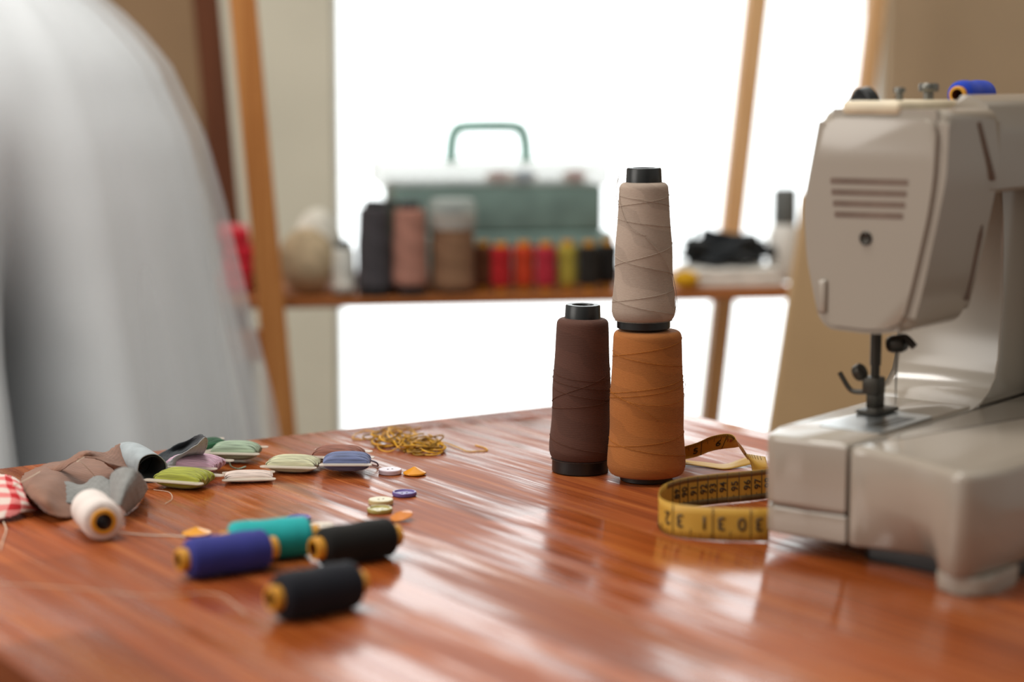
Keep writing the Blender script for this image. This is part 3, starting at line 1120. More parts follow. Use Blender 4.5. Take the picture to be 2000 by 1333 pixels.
# standing loop in front: bottom edge on the table, from behind the machine round to the left and back
foot = [(1502, 1057), (1490, 1057.5), (1470, 1058), (1400, 1056), (1345, 1052), (1310, 1046), (1290, 1036), (1287, 1022), (1300, 1006), (1340, 993), (1400, 985), (1470, 978), (1530, 970), (1580, 962)]
TWD = 0.0195
def even(pts, n_):
    acc = [0.0]
    for a, b in zip(pts, pts[1:]):
        acc.append(acc[-1] + (b - a).length)
    out, j = [], 0
    for i in range(n_ + 1):
        t = acc[-1] * i / n_
        while j < len(pts) - 2 and acc[j + 1] < t:
            j += 1
        out.append(pts[j].lerp(pts[j + 1], (t - acc[j]) / max(1e-9, acc[j + 1] - acc[j])))
    return out


low = even(catmull([P(x, y, 0.0006) for x, y in foot], 300), 60)
top = [p + Vector((0, 0, TWD)) + Vector((0.0, 0.0012, 0)) for p in low]
tape1 = Patch([low, top])
tape1.mesh(bm, 180, 4)
len1 = sum((b - a).length for a, b in zip(low, low[1:]))
side_sign = 1.0
uL = 0.47
c_in = (tape1.normal(0.2, 0.5).dot((CAMP - tape1.at(0.2, 0.5))) > 0)
sf = 1 if c_in else -1           # face turned to the camera on the front run
sb = 1 if tape1.normal(0.8, 0.5).dot(CAMP - tape1.at(0.8, 0.5)) > 0 else -1
inch = {}
for num, px in (('30', 1466), ('31', 1392), ('32', 1315)):
    u = solve_u(tape1, px, 0.02, uL - 0.05)
    put_line(tape1, u, 0.02, 0.98, 0.0005, len1, sf)
    # upside down figures, one digit on each side of the inch line
    for dgt, off in ((num[0], 1), (num[1], -1)):
        side_sign = -1.0
        put_text(tape1, dgt, u + (-off * 0.0050) / len1, 0.50, 0.0112, len1, TWD, PI, sf)
    inch[num] = u
du_in = (inch['32'] - inch['30']) / 2
for k in range(-4, 16):
    for q in range(8):
        u = inch['30'] + du_in * (k + q / 8)
        if 0.02 < u < uL:
            put_line(tape1, u, 0.02, (0.30 if q == 4 else 0.16 if q % 2 == 0 else 0.11), 0.00028, len1, sf)
cm = {}
for num, px in ((90, 1343), (91, 1362), (92, 1382), (93, 1400), (94, 1420), (95, 1443), (96, 1467)):
    cm[num] = solve_u(tape1, px, 0.52, 0.985)
ucm = (cm[96] - cm[90]) / 6
cm.update({89: cm[90] - ucm, 88: cm[90] - 2 * ucm, 97: cm[96] + ucm, 98: cm[96] + 2 * ucm})
put_band(tape1, 0.01, 0.20, 0.50, 0.98, sb)
put_band(tape1, 0.82, 0.99, 0.50, 0.98, sb)
for num, u in cm.items():
    put_line(tape1, u, 0.01, 0.99, 0.0004, len1, sb)
    for q in range(1, 10):
        put_line(tape1, u - ucm * q / 10, 0.02, 0.19 if q != 5 else 0.26, 0.0002, len1, sb, eps=0.0005)
    side_sign = 1.0
    if num > 88:
        put_text(tape1, str(num), u - ucm * 0.42, 0.54, 0.0068, len1, TWD, PI / 2, sb, eps=0.0005)
# raised fold behind: comes out from behind the rust cone, turns over and drops behind the machine
up2 = [(1300, 884, .010), (1336, 873, .016), (1362, 865, .020), (1390, 853, .026), (1418, 848, .029), (1432, 851, .029), (1439, 861, .027)]
lo2 = [(1300, 905, .001), (1336, 898, .004), (1362, 892, .008), (1388, 882, .013), (1414, 877, .017), (1432, 875, .018), (1443, 873, .019)]
tape2 = Patch([even(catmull([P(*p) for p in lo2], 120), 30), even(catmull([P(*p) for p in up2], 120), 30)])
tape2.mesh(bm, 60, 6)
len2 = sum((tape2.at((k + 1) / 20, 0.5) - tape2.at(k / 20, 0.5)).length for k in range(20))
s2 = 1 if tape2.normal(0.5, 0.5).dot(CAMP - tape2.at(0.5, 0.5)) > 0 else -1
for txt, px, lpx in (('5', 1359, 1370), ('6', 1404, 1416)):
    u = solve_u(tape2, px, 0.1, 0.95)
    put_text(tape2, txt, u, 0.46, 0.0105, len2, TWD, 0.0, s2, eps=0.0005)
    put_line(tape2, solve_u(tape2, lpx, 0.1, 0.97), 0.02, 0.98, 0.0005, len2, s2)
for k in range(38):
    u = 0.12 + 0.83 * k / 38
    put_line(tape2, u, 0.80 if k % 4 else 0.62, 0.98, 0.00025, len2, s2)
u6 = solve_u(tape2, 1424, 0.1, 0.97)
put_text(tape2, '15', u6, 0.62, 0.0052, len2, TWD, 0.0, s2, mi=2, eps=0.0005)
# the turned over end: pale back, then the yellow face with ticks running down
fold = Patch([[P(1439, 861, .027), P(1450, 874, .019), P(1460, 889, .011)], [P(1443, 873, .019), P(1452, 887, .012), P(1462, 900, .006)]])
fold.mesh(bm, 12, 4, mi=3)
drop = Patch([[P(1452, 886, .0125), P(1470, 889, .012), P(1495, 893, .012)], [P(1465, 902, .008), P(1478, 908, .008), P(1500, 912, .008)], [P(1470, 926, .001), P(1486, 930, .001), P(1508, 930, .001)]])
drop.mesh(bm, 14, 10)
sd = 1 if drop.normal(0.5, 0.5).dot(CAMP - drop.at(0.5, 0.5)) > 0 else -1
for k in range(7):
    put_line(drop, 0.08 + 0.12 * k, 0.02, 0.22, 0.0003, 0.02, sd)
# the run lying underneath
flat = Patch([[P(1300, 893, .004), P(1336, 899, .003), P(1375, 903, .002), P(1415, 907, .0012), P(1445, 898, .004), P(1470, 888, .006)],
              [P(1300, 905, .001), P(1336, 908, .001), P(1375, 912, .0008), P(1415, 917, .0006), P(1447, 912, .0012), P(1480, 904, .003)]])
flat.mesh(bm, 40, 4, mi=0)
tp = obj('measuring_tape', bm, TAPE, angle=60)
tag(tp, 'yellow measuring tape looped on edge between the thread cones and sewing machine', 'measuring tape')
solid(tp, 0.0003, 0)

# ------------------------------------------------------------------ sewing machine: local x runs along the machine away from us, local y to its back
MA = math.radians(52)
ML = P(1485, 850, 0.068)
machine = empty('sewing_machine', (ML.x, ML.y, TZ), (0, 0, MA), label='white sewing machine seen from its needle end at the right of the table', cat='sewing machine')
mu = Vector((math.cos(MA), math.sin(MA), 0))
mv = Vector((mu.y, -mu.x, 0))                     # towards the operator's side


def on_u(px, py, u0):
    r = ray(px, py)
    t = ((ML - CAMP).dot(mu) + u0) / r.dot(mu)
    q = CAMP + r * t
    return (q - ML).dot(mv), q.z - TZ


def on_v(px, py, v0):
    r = ray(px, py)
    t = ((ML - CAMP).dot(mv) + v0) / r.dot(mv)
    q = CAMP + r * t
    return (q - ML).dot(mu), q.z - TZ


W_ = M['white_plastic']
HB = 0.068


def plan(a, b, d):        # (u, v, z) -> local
    return (a, -b, d)


# free arm and the accessory tray round it
SEAM = 0.0545
armp = [(0.0, 0.0), (0.004, 0.028), (0.0035, SEAM - 0.0008), (0.36, SEAM - 0.0008), (0.36, -0.012), (0.03, -0.006)]
armr = [(0.007, 0.004), (0.000, -0.003)]
armp = [(0.36, SEAM - 0.0008), (0.0035, SEAM - 0.0008), (0.004, 0.028), (0.003, 0.008), (0.0055, 0.002), (0.012, -0.002), (0.03, -0.005), (0.36, -0.014)]
bm = bmesh.new()
prism(bm, armp, plan, 0.0275, HB, 0.0035, 4)
obj('free_arm', bm, W_, machine)
bm = bmesh.new()
prism(bm, [(a + (0.0012 if a < 0.3 else 0), b) for a, b in armp], plan, 0.0105, 0.0268, 0.002, 3)
obj('free_arm_base', bm, W_, machine)
bm = bmesh.new()
trayp = [(0.36, SEAM + 0.0008), (0.36, 0.153), (0.02, 0.153), (-0.004, 0.1515), (-0.018, 0.149), (-0.028, 0.1445), (-0.0315, 0.138), (-0.029, 0.131), (-0.0225, 0.119), (-0.0125, 0.102), (-0.004, 0.082), (0.0015, 0.066), (0.0032, SEAM + 0.0008)]
trayr = round_poly(trayp, 0.004, 3)


def inward(pts):
    out_ = []
    cx_ = sum(p[0] for p in pts) / len(pts)
    cy_ = sum(p[1] for p in pts) / len(pts)
    for k_ in range(len(pts)):
        a_, b_ = Vector(pts[k_ - 1]), Vector(pts[(k_ + 1) % len(pts)])
        t_ = (b_ - a_).normalized()
        n_ = Vector((-t_.y, t_.x))
        if n_.dot(Vector((cx_, cy_)) - Vector(pts[k_])) < 0:
            n_ = -n_
        out_.append(n_)
    return out_


inn = inward(trayr)
rings_ = []
for z_, under, shrink in ((0.0100, 1.0, 0.0030), (0.0112, 1.0, 0.0008), (0.0125, 0.95, 0.0), (0.0230, 0.45, 0.0), (0.0320, 0.10, 0.0), (0.0380, 0.0, 0.0), (0.0630, 0.0, 0.0), (0.0652, 0.0, 0.0006), (0.0668, 0.0, 0.0018), (0.0676, 0.0, 0.0034), (HB, 0.0, 0.0060)):
    ring_ = []
    for (a_, b_), n_ in zip(trayr, inn):
        wv_ = min(1.0, max(0.0, (b_ - 0.06) / 0.04)) * (1.0 - 0.8 * min(1.0, max(0.0, (b_ - 0.112) / 0.012))) * min(1.0, max(0.0, (0.05 - a_) / 0.04))
        ring_.append(bm.verts.new(plan(a_ + 0.020 * under * wv_ + n_.x * shrink, b_ + n_.y * shrink - 0.004 * under * min(1, max(0, (b_ - 0.12) / 0.02)), z_)))
    rings_.append(ring_)
for A_, B_ in zip(rings_, rings_[1:]):
    for k_ in range(len(A_)):
        j_ = (k_ + 1) % len(A_)
        bm.faces.new((A_[k_], A_[j_], B_[j_], B_[k_]))
bm.faces.new(rings_[0])
bm.faces.new(rings_[-1])
obj('accessory_tray', bm, W_, machine)
for (u0, u1, v0, v1) in ((-0.020, 0.03, 0.118, 0.150), (0.27, 0.34, 0.11, 0.145), (0.27, 0.34, 0.0, 0.03), (0.20, 0.24, 0.005, 0.03)):
    bm = bmesh.new()
    prism(bm, round_poly([(u0, v0), (u1, v0), (u1, v1), (u0, v1)], 0.012, 6), plan, 0, 0.0105, 0.0015, 2)
    obj('foot', bm, W_, machine)
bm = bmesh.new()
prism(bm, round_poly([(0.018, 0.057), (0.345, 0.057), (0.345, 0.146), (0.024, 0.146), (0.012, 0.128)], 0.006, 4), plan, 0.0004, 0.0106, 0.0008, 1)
obj('gap_shade_slab', bm, M['black_plastic'], machine)  # dark slab added so the gap under the machine looks shaded
# needle plate
bm = bmesh.new()
prism(bm, round_poly([(0.045, 0.012), (0.045, 0.0525), (0.115, 0.0525), (0.115, 0.012)], 0.004), plan, HB, HB + 0.0008, 0.0003, 1)
box(bm, 0.06, 0.10, -0.048, -0.036, HB + 0.0006, HB + 0.0011, 0.0003, 1, 1)
obj('needle_plate', bm, [M['plate'], M['dark_steel']], machine)
# pillar with the curved foot of the C-frame
prof = [(0.34, HB - 0.002), (0.160, HB - 0.002), (0.172, HB + 0.0008), (0.186, HB + 0.005), (0.195, HB + 0.013), (0.2, HB + 0.026), (0.202, 0.13), (0.200, 0.185), (0.190, 0.205), (0.19, 0.254), (0.34, 0.258)]
bm = bmesh.new()
prism(bm, prof, lambda a, b, d: (a, -d, b), -0.016, 0.056, 0.003, 3)
obj('pillar', bm, W_, machine)
bm = bmesh.new()
box(bm, 0.24, 0.34, -0.078, 0.0, HB - 0.001, 0.252, 0.01, 4)
obj('control_panel', bm, W_, machine)
# arm across the top
bm = bmesh.new()
prism(bm, round_poly([(-0.008, 0.203), (0.0775, 0.203), (0.0795, 0.240), (0.074, 0.257), (0.064, 0.2614), (0.056, 0.2614), (0.053, 0.2515), (0.006, 0.2515), (0.002, 0.2560), (-0.006, 0.250)], 0.0035, 5), lambda a, b, d: (d, -a, b), 0.128, 0.345, 0.0015, 2)
obj('arm', bm, W_, machine)
# head: the needle housing
face = [(-0.002, 0.2535), (-0.0085, 0.2178), (-0.0125, 0.1964), (-0.0095, 0.163), (-0.001, 0.1298), (0.006, 0.1232), (0.034, 0.1222), (0.060, 0.1255), (0.0665, 0.150), (0.0745, 0.190), (0.0792, 0.215), (0.080, 0.2535)]
bm = bmesh.new()
prism(bm, round_poly(face, 0.008, 5), lambda a, b, d: (d, -a, b), 0.0665, 0.137, 0.009, 6)
obj('head_cover', bm, W_, machine)
# face plate with its four vent slots and screw hole
fp = [(0.002, 0.2480), (-0.0048, 0.2170), (-0.0088, 0.1965), (-0.0060, 0.1640), (0.0022, 0.1320), (0.008, 0.1262), (0.034, 0.1252), (0.0545, 0.1280), (0.0615, 0.1560), (0.0695, 0.1930), (0.0725, 0.2150), (0.0735, 0.2480)]
bm = bmesh.new()
prism(bm, round_poly(fp, 0.008, 5), lambda a, b, d: (d, -a, b), 0.0640, 0.0675, 0.0016, 3)
for (xa, ya, xb, yb) in ((1622, 351, 1774, 359), (1624, 373, 1771, 381), (1627, 395, 1768, 403), (1630, 417, 1764, 424)):
    a0, z0 = on_u(xa, (ya + yb) / 2 - 2, 0.064)
    a1, z1 = on_u(xb, (ya + yb) / 2 + 2, 0.064)
    hz = 0.0018
    sl = round_poly([(a0, z0 - hz), (a1, z1 - hz), (a1, z1 + hz), (a0, z0 + hz)], 0.001, 3)
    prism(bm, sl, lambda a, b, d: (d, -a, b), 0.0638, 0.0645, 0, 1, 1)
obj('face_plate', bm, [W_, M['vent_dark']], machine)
bm = bmesh.new()
sa, sz = on_u(1691, 466, 0.064)
lathe(bm, [(0, 0.0006), (0.0028, 0.0006), (0.0034, 0.001), (0.0040, 0.0004), (0.0042, 0)], 24, Matrix.Translation((0.0638, -sa, sz)) @ Matrix.Rotation(-PI / 2, 4, 'Y'))
obj('plate_screw', bm, M['dark_steel'], machine)
bm = bmesh.new()
ca, cz = on_u(1607, 572, 0.064)
box(bm, 0.0622, 0.0645, -ca - 0.0030, -ca + 0.0030, cz - 0.012, cz + 0.008, 0.0015, 3)
obj('thread_cutter', bm, W_, machine)
# thread channel on the operator's side of the head
bm = bmesh.new()


def slot(p0, p1, v0, wid):
    a = on_v(*p0, v0)
    b = on_v(*p1, v0)
    d = (Vector(b) - Vector(a)).normalized()
    nrm = Vector((-d.y, d.x)) * wid / 2
    pts = [Vector(a) + nrm, Vector(b) + nrm, Vector(b) - nrm, Vector(a) - nrm]
    prism(bm, round_poly([(p.x, p.y) for p in pts], wid * 0.4, 3), lambda x, z, dd: (x, -dd, z), v0 - 0.012, v0 + 0.0006, 0, 1)


slot((1912, 238), (1942, 352), 0.0800, 0.003)
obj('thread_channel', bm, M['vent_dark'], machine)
bm = bmesh.new()
sp = []
for k in range(9):
    t = k / 8
    x, y = 1918 + (1886 - 1918) * t, 440 + (585 - 440) * t
    z = on_v(x, y, 0.070)[1]
    vv = 0.060 + (0.0745 - 0.060) * min(1, max(0, (z - 0.1255) / 0.0645)) + 0.0002
    u_s, z = on_v(x, y, vv)
    sp.append((u_s, -vv, z))
tube(bm, sp, [0.0008] + [0.0019] * 7 + [0.0026], 8)
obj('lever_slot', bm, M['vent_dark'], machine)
# presser bar, hook and foot
fu_, fv_ = 0.105, 0.0175


def mp(u, v, z):
    return Vector((u, -v, z))


bm = bmesh.new()
tube(bm, [mp(fu_, fv_, 0.098), mp(fu_, fv_, 0.13)], 0.0034, 16)
tube(bm, [mp(fu_, fv_, 0.082), mp(fu_, fv_, 0.099)], 0.0028, 16)
obj('presser_bar', bm, M['dark_steel'], machine)
bm = bmesh.new()
box(bm, fu_ - 0.006, fu_ + 0.005, -fv_ - 0.005, -fv_ + 0.006, 0.080, 0.091, 0.0015)
box(bm, fu_ - 0.004, fu_ + 0.006, -fv_ - 0.004, -fv_ + 0.004, 0.0715, 0.082, 0.001)
box(bm, fu_ - 0.012, fu_ + 0.014, -fv_ - 0.0095, -fv_ + 0.0065, HB + 0.001, HB + 0.0035, 0.0008)
box(bm, fu_ - 0.014, fu_ - 0.006, -fv_ - 0.0095, -fv_ - 0.002, HB + 0.0015, HB + 0.0055, 0.0008)
obj('presser_foot', bm, M['dark_steel'], machine)
bm = bmesh.new()
hk = [(1640, 728), (1648, 742), (1658, 758), (1668, 765), (1690, 766)]
tube(bm, catmull([mp(fu_, *on_u(x, y, fu_)) for x, y in hk], 16), 0.0016, 8)
obj('clamp_hook', bm, M['dark_steel'], machine)
bm = bmesh.new()
ka, kz = on_u(1678, 730, fu_)
lathe(bm, [(0, 0), (0.0045, 0), (0.0052, 0.001), (0.0052, 0.005), (0.0042, 0.006), (0, 0.006)], 20, Matrix.Translation(mp(fu_ - 0.004, ka, kz)) @ Matrix.Rotation(math.radians(60), 4, 'X'))
tube(bm, [mp(fu_, ka, kz - 0.001), mp(fu_, fv_, 0.085)], 0.002, 8)
obj('clamp_screw', bm, M['dark_steel'], machine)
bm = bmesh.new()
na, nz_ = on_u(1752, 672, fu_ + 0.01)
lathe(bm, [(0, -0.006), (0.0045, -0.0055), (0.0055, -0.003), (0.0055, 0.003), (0.0045, 0.0055), (0, 0.006)], 20, Matrix.Translation(mp(fu_ + 0.01, na, nz_)) @ Matrix.Rotation(math.radians(80), 4, 'X'))
na2, nz2 = on_u(1786, 678, fu_ + 0.01)
tube(bm, catmull([mp(fu_ + 0.01, na, nz_ + 0.003), mp(fu_ + 0.01, (na + na2) / 2, nz_ + 0.004), mp(fu_ + 0.01, na2, nz2)], 8), 0.0024, 8)
obj('needle_clamp', bm, M['dark_steel'], machine)
bm = bmesh.new()
tube(bm, [mp(fu_ + 0.01, na, nz_), mp(fu_ + 0.01, na, 0.095), mp(fu_ + 0.01, na, HB + 0.004)], [0.0008, 0.0007, 0.0002], 10)
obj('needle', bm, M['steel'], machine)
# fittings on top of the arm
bm = bmesh.new()
t0 = on_v(1712, 200, 0.035)
t1 = on_v(1832, 200, 0.035)
box(bm, t0[0], t1[0], -0.050, -0.012, 0.250, 0.2582, 0.003, 3)
obj('top_plate', bm, plain('cream_plastic', (222, 206, 178), 0.4), machine)
bm = bmesh.new()
g = on_v(1692, 188, 0.012)
lathe(bm, [(0, -0.004), (0.0105, -0.004), (0.0115, -0.003), (0.0115, 0.003), (0.0105, 0.004), (0, 0.004)], 24, Matrix.Translation((g[0], -0.012, 0.2545)) @ Matrix.Rotation(math.radians(78), 4, 'Y') @ Matrix.Rotation(0.5, 4, 'X'))
box(bm, g[0] - 0.006, g[0] + 0.006, -0.016, -0.006, 0.252, 0.259, 0.001)
obj('thread_guide', bm, M['black_plastic'], machine)
bm = bmesh.new()
tube(bm, catmull([(g[0] - 0.012, -0.004, 0.2545), (g[0] - 0.009, -0.006, 0.259), (g[0] - 0.002, -0.010, 0.2635), (g[0] + 0.004, -0.012, 0.264)], 12), 0.0005, 6)
obj('guide_wire', bm, M['dark_steel'], machine)
bm = bmesh.new()
k1 = on_v(1814, 178, 0.03)
lathe(bm, [(0, 0), (0.0030, 0), (0.0030, 0.005), (0.0055, 0.0055), (0.006, 0.0065), (0.006, 0.0095), (0.0052, 0.0105), (0, 0.0105)], 28, Matrix.Translation((k1[0], -0.03, 0.2575)))
obj('bobbin_winder', bm, M['steel'], machine)
bm = bmesh.new()
k2 = on_v(1757, 178, 0.03)
lathe(bm, [(0, 0), (0.0022, 0), (0.0022, 0.005), (0.0036, 0.0055), (0.0034, 0.008), (0, 0.0085)], 20, Matrix.Translation((k2[0], -0.03, 0.2575)))
obj('tension_stud', bm, M['steel'], machine)
# blue spool lying in the recess on top of the machine
s0 = on_v(1840, 183, 0.038)
s1 = on_v(1954, 177, 0.030)
c0 = ML + mu * s0[0] + mv * 0.038
c1 = ML + mu * s1[0] + mv * 0.030
cm_ = (c0 + c1) / 2
dd = c1 - c0
sl = empty('thread_spool', (cm_.x, cm_.y, TZ + 0.2518 + 0.0090), (0, 0, math.atan2(dd.y, dd.x) + 0.0), label='royal blue thread spool lying on top of the sewing machine', cat='thread spool')
spool_meshes(sl, 0.052, 0.0087, 0.0054, small_thread('royal_blue_thread', (30, 62, 176)), 0.0, 0.003)

# ------------------------------------------------------------------ wooden rack with a shelf, in front of the window
SH_A = math.atan2(0.0757, 0.483)
SHB = TZ + 0.0124                                  # underside of the shelf board
rack = empty('wooden_rack', (0, 2.25, 0), (0, 0, SH_A), label='open wooden rack with splayed posts and one shelf in front of the window', cat='shelf rack')
rinv = (Matrix.Translation(rack.location) @ Matrix.Rotation(SH_A, 4, 'Z')).inverted()
SHT = 0.0105
SZ = SHB + SHT                                     # shelf surface
bm = bmesh.new()
box(bm, -0.335, 0.345, 0.0, 0.29, SHB, SZ, 0.002, 2)
obj('shelf_board', bm, M['rack_h'], rack)
SZ += 0.0004


def post(p0, p1, wid, dep, m, parent, name='post'):
    """square timber from p0 (top) to p1 (bottom)"""
    p0 = rinv @ p0
    p1 = rinv @ p1
    bm = bmesh.new()
    d = (p1 - p0).normalized()
    a = Vector((1, 0, 0))
    a = (a - d * a.dot(d)).normalized()
    b = d.cross(a)
    vs = []
    for p in (p0, p1):
        for s, t in ((-1, -1), (1, -1), (1, 1), (-1, 1)):
            vs.append(bm.verts.new(p + a * s * wid / 2 + b * t * dep / 2))
    for f in ((0, 1, 2, 3), (7, 6, 5, 4), (0, 4, 5, 1), (1, 5, 6, 2), (2, 6, 7, 3), (3, 7, 4, 0)):
        bm.faces.new([vs[i] for i in f])
    bmesh.ops.bevel(bm, geom=list(bm.edges), offset=0.002, segments=2, affect='EDGES')
    return obj(name, bm, m, parent)


def ext(pa, pb, ya, yb, za, zb):
    """line seen through two spots at distances ya, yb, carried on to heights za and zb"""
    a = PY(*pa, ya)
    b = PY(*pb, yb)
    d = (b - a)
    return a + d * ((za - a.z) / d.z), a + d * ((zb - a.z) / d.z)


post(*ext((474, 0), (553, 850), 2.19, 2.19, 1.6, 0.0), 0.029, 0.03, M['rack'], rack)
post(*ext((402, 0), (442, 420), 2.56, 2.56, 1.6, 0.0), 0.034, 0.03, M['dark_shaded'], rack)
post(*ext((1478, 0), (1424, 480), 2.60, 2.60, 1.6, 0.0), 0.027, 0.025, M['rack_glare'], rack)
post(*ext((1711, 0), (1692, 160), 2.62, 2.62, 1.6, 0.0), 0.022, 0.02, M['rack_glare'], rack)
bm = bmesh.new()
q = rinv @ PY(500, 672, 2.2)
box(bm, q.x - 0.09, q.x + 0.035, -0.02, 0.0, q.z - 0.018, q.z + 0.016, 0.002)
obj('cross_rail', bm, M['rack_h'], rack)

# tan board leaning at the right
bm = bmesh.new()
y_ = 2.12
pts = [PY(1503, 830, y_), PY(1512, 770, y_), PY(1563, 445, y_)]
sl_ = (pts[2] - pts[0]) / (pts[2].z - pts[0].z)
lo_ = pts[0] + sl_ * (0 - pts[0].z)
hi_ = pts[0] + sl_ * (0.895 - pts[0].z)
prism(bm, [(lo_.x, 0.0), (lo_.x + 0.75, 0.0), (lo_.x + 0.75, 0.895), (hi_.x, 0.895)], lambda a, b, d: (a, d, b), y_, y_ + 0.02, 0.003, 2)
tag(obj('board', bm, plain('tan_board', (196, 162, 122), 0.85, 0.1, 0, 0.02, 8), smooth=False), 'plain tan board with a slanted edge standing beside the rack behind the machine', 'board')


# ------------------------------------------------------------------ things on the shelf
def SP(px, off=0.05):
    """place on the shelf board at column px, off metres behind its front edge"""
    r = ray(px, 570)
    nrm = Vector((-math.sin(SH_A), math.cos(SH_A), 0))
    o_ = Vector((0, 2.25, 0)) + nrm * off
    t = (o_ - Vector((0, 0, 0))).dot(nrm) / Vector((r.x, r.y, 0)).dot(nrm)
    q = Vector((r.x, r.y, 0)) * t
    return Vector((q.x, q.y, SZ))


def shelf_cone(px, off, h, r0, r1, neck, rgb, label, zb=0.006, ztop=0.008):
    p = SP(px, off)
    return cone('thread_cone', p, h, (r0 * 0.9, zb), (r0, r1, h - ztop), neck, rgb, thread_mat(label.split()[0] + '_shelf_thread', rgb), label, 'thread cones on the shelf', fuzz=0)


shelf_cone(731, 0.02, 0.108, 0.0205, 0.0165, 0.011, (72, 68, 72), 'charcoal grey thread cone, the leftmost dark one on the shelf')
shelf_cone(760, 0.075, 0.104, 0.020, 0.016, 0.011, (70, 74, 62), 'dark olive thread cone behind and between the charcoal and pink cones')
shelf_cone(801, 0.02, 0.106, 0.0205, 0.0175, 0.011, (176, 124, 108), 'dusty pink thread cone on the shelf', 0.010)
bc = shelf_cone(884, 0.035, 0.098, 0.0255, 0.0240, 0.013, (140, 104, 78), 'brown thread cone under a clear plastic cap on the shelf', 0.003)
bm = bmesh.new()
lathe(bm, [(0.0275, 0.074), (0.0275, 0.100), (0.026, 0.106), (0.021, 0.1085), (0.0, 0.109)], 40)
obj('clear_cap', bm, sheer('clear_cap', (220, 226, 222), 0.38, 0.3), bc)
wc = shelf_cone(672, 0.03, 0.062, 0.0135, 0.0125, 0.009, (226, 226, 218), 'white thread cone, short, right of the beige yarn ball', 0.003)


def standing_spool(px, off, h, rw, rgb, label):
    p = SP(px, off)
    root = empty('thread_spool', p + Vector((0, 0, h / 2)), (0, PI / 2, 0), label=label, cat='thread spool', group='spools standing on the shelf')
    spool_meshes(root, h, rw, 0.0068, small_thread(label.split()[0] + '_spool', rgb), 0.0, 0.0062)
    return root


for px, rgb, lab, off in ((943, (92, 50, 26), 'chestnut brown spool, first in the shelf row beside the capped cone', 0.05), (979, (176, 28, 32), 'red spool on the shelf, between the brown and orange ones', 0.03),
                     (1023, (196, 62, 30), 'orange red spool on the shelf', 0.04), (1066, (176, 40, 56), 'crimson spool on the shelf, between orange and olive', 0.03),
                     (1108, (172, 154, 62), 'olive yellow spool on the shelf', 0.04), (1150, (36, 32, 28), 'black spool on the shelf, right of the olive one', 0.03), (1187, (30, 27, 25), 'black spool at the end of the row beside the grey cone', 0.05)):
    standing_spool(px, off, 0.0585, 0.0122, rgb, lab)

# teal sewing box with clear lid and carrying handle
pbx = SP(958, 0.17)
bx = empty('sewing_box', pbx, (0, 0, SH_A), label='teal sewing box with clear lid and raised handle behind the spools', cat='sewing box')
M['teal_plastic'] = plain('teal_plastic', (122, 146, 140), 0.4)
bm = bmesh.new()
box(bm, -0.130, 0.140, -0.07, 0.07, 0.0, 0.062, 0.006, 3)
obj('lower_tray', bm, M['teal_plastic'], bx)
bm = bmesh.new()
box(bm, -0.124, 0.126, -0.066, 0.066, 0.062, 0.119, 0.006, 3)
obj('upper_tray', bm, M['teal_plastic'], bx)
bm = bmesh.new()
box(bm, -0.142, 0.136, -0.07, 0.07, 0.116, 0.146, 0.008, 3)
obj('clear_lid', bm, sheer('clear_lid', (226, 230, 226), 0.50, 0.25), bx)
bm = bmesh.new()
hp = [(-0.048, 0, 0.142), (-0.047, 0, 0.165), (-0.043, 0, 0.180), (-0.034, 0, 0.1855), (0, 0, 0.1865), (0.030, 0, 0.1855), (0.039, 0, 0.180), (0.043, 0, 0.165), (0.044, 0, 0.142)]
tube(bm, catmull(hp, 40), 0.0076, 10)
obj('handle', bm, plain('pale_teal', (120, 172, 158), 0.4), bx)
for i, (x, rgb, lb) in enumerate(((0.006, (196, 120, 120), 'pink spool inside the clear lid of the sewing box'), (0.036, (70, 120, 170), 'blue spool inside the clear lid of the sewing box'), (0.098, (190, 70, 80), 'red spool inside the clear lid at its right end'))):
    r0 = empty('thread_spool', bx.matrix_basis @ Vector((x, -0.03, 0.119 + 0.0075)), (0, 0, SH_A + 0.2 * i), label=lb, cat='thread spool', group='spools inside the sewing box')
    spool_meshes(r0, 0.030, 0.007, 0.004, small_thread('boxed_%d' % i, rgb), 0, 0.003)


def blob(bm, r, sz=(1, 1, 1), amp=0.1, freq=3.0, seed=0.0, sub=4, lines=None, mat=None):
    res = bmesh.ops.create_icosphere(bm, subdivisions=sub, radius=1)
    from mathutils import noise
    for v in res['verts']:
        d = v.co.normalized()
        k = 1 + amp * noise.noise(d * freq + Vector((seed, seed * 1.7, 0)))
        if lines:
            q_ = noise.noise(d * 1.4 + Vector((seed, 3, 1))) * 6
            k += lines * abs(math.sin((d.x * 14 + d.y * 5 + q_ * 2)))
        v.co = Vector((d.x * sz[0], d.y * sz[1], d.z * sz[2])) * r * k
    if mat is not None:
        bmesh.ops.transform(bm, matrix=mat, verts=res['verts'])


# beige yarn ball and a smaller white one behind
p = SP(600, 0.045)
bm = bmesh.new()
blob(bm, 0.0345, (0.92, 0.92, 1.08), 0.03, 2, 1, 5, 0.025)
o = obj('yarn_ball', bm, plain('beige_yarn', (190, 170, 140), 0.9, 0.1, 0, 0.1, 90))
o.location = p + Vector((0, 0, 0.0345 * 1.10))
tag(o, 'beige yarn ball on the shelf beside the left front post', 'yarn ball')
bm = bmesh.new()
blob(bm, 0.036, (0.8, 0.8, 1.25), 0.03, 2, 5, 5, 0.025)
o = obj('yarn_ball', bm, plain('white_yarn', (232, 228, 216), 0.9, 0.1, 0, 0.06, 90))
o.location = SP(622, 0.125) + Vector((0, 0, 0.036 * 1.28))
tag(o, 'white yarn ball, tall, behind the beige one on the shelf', 'yarn ball')


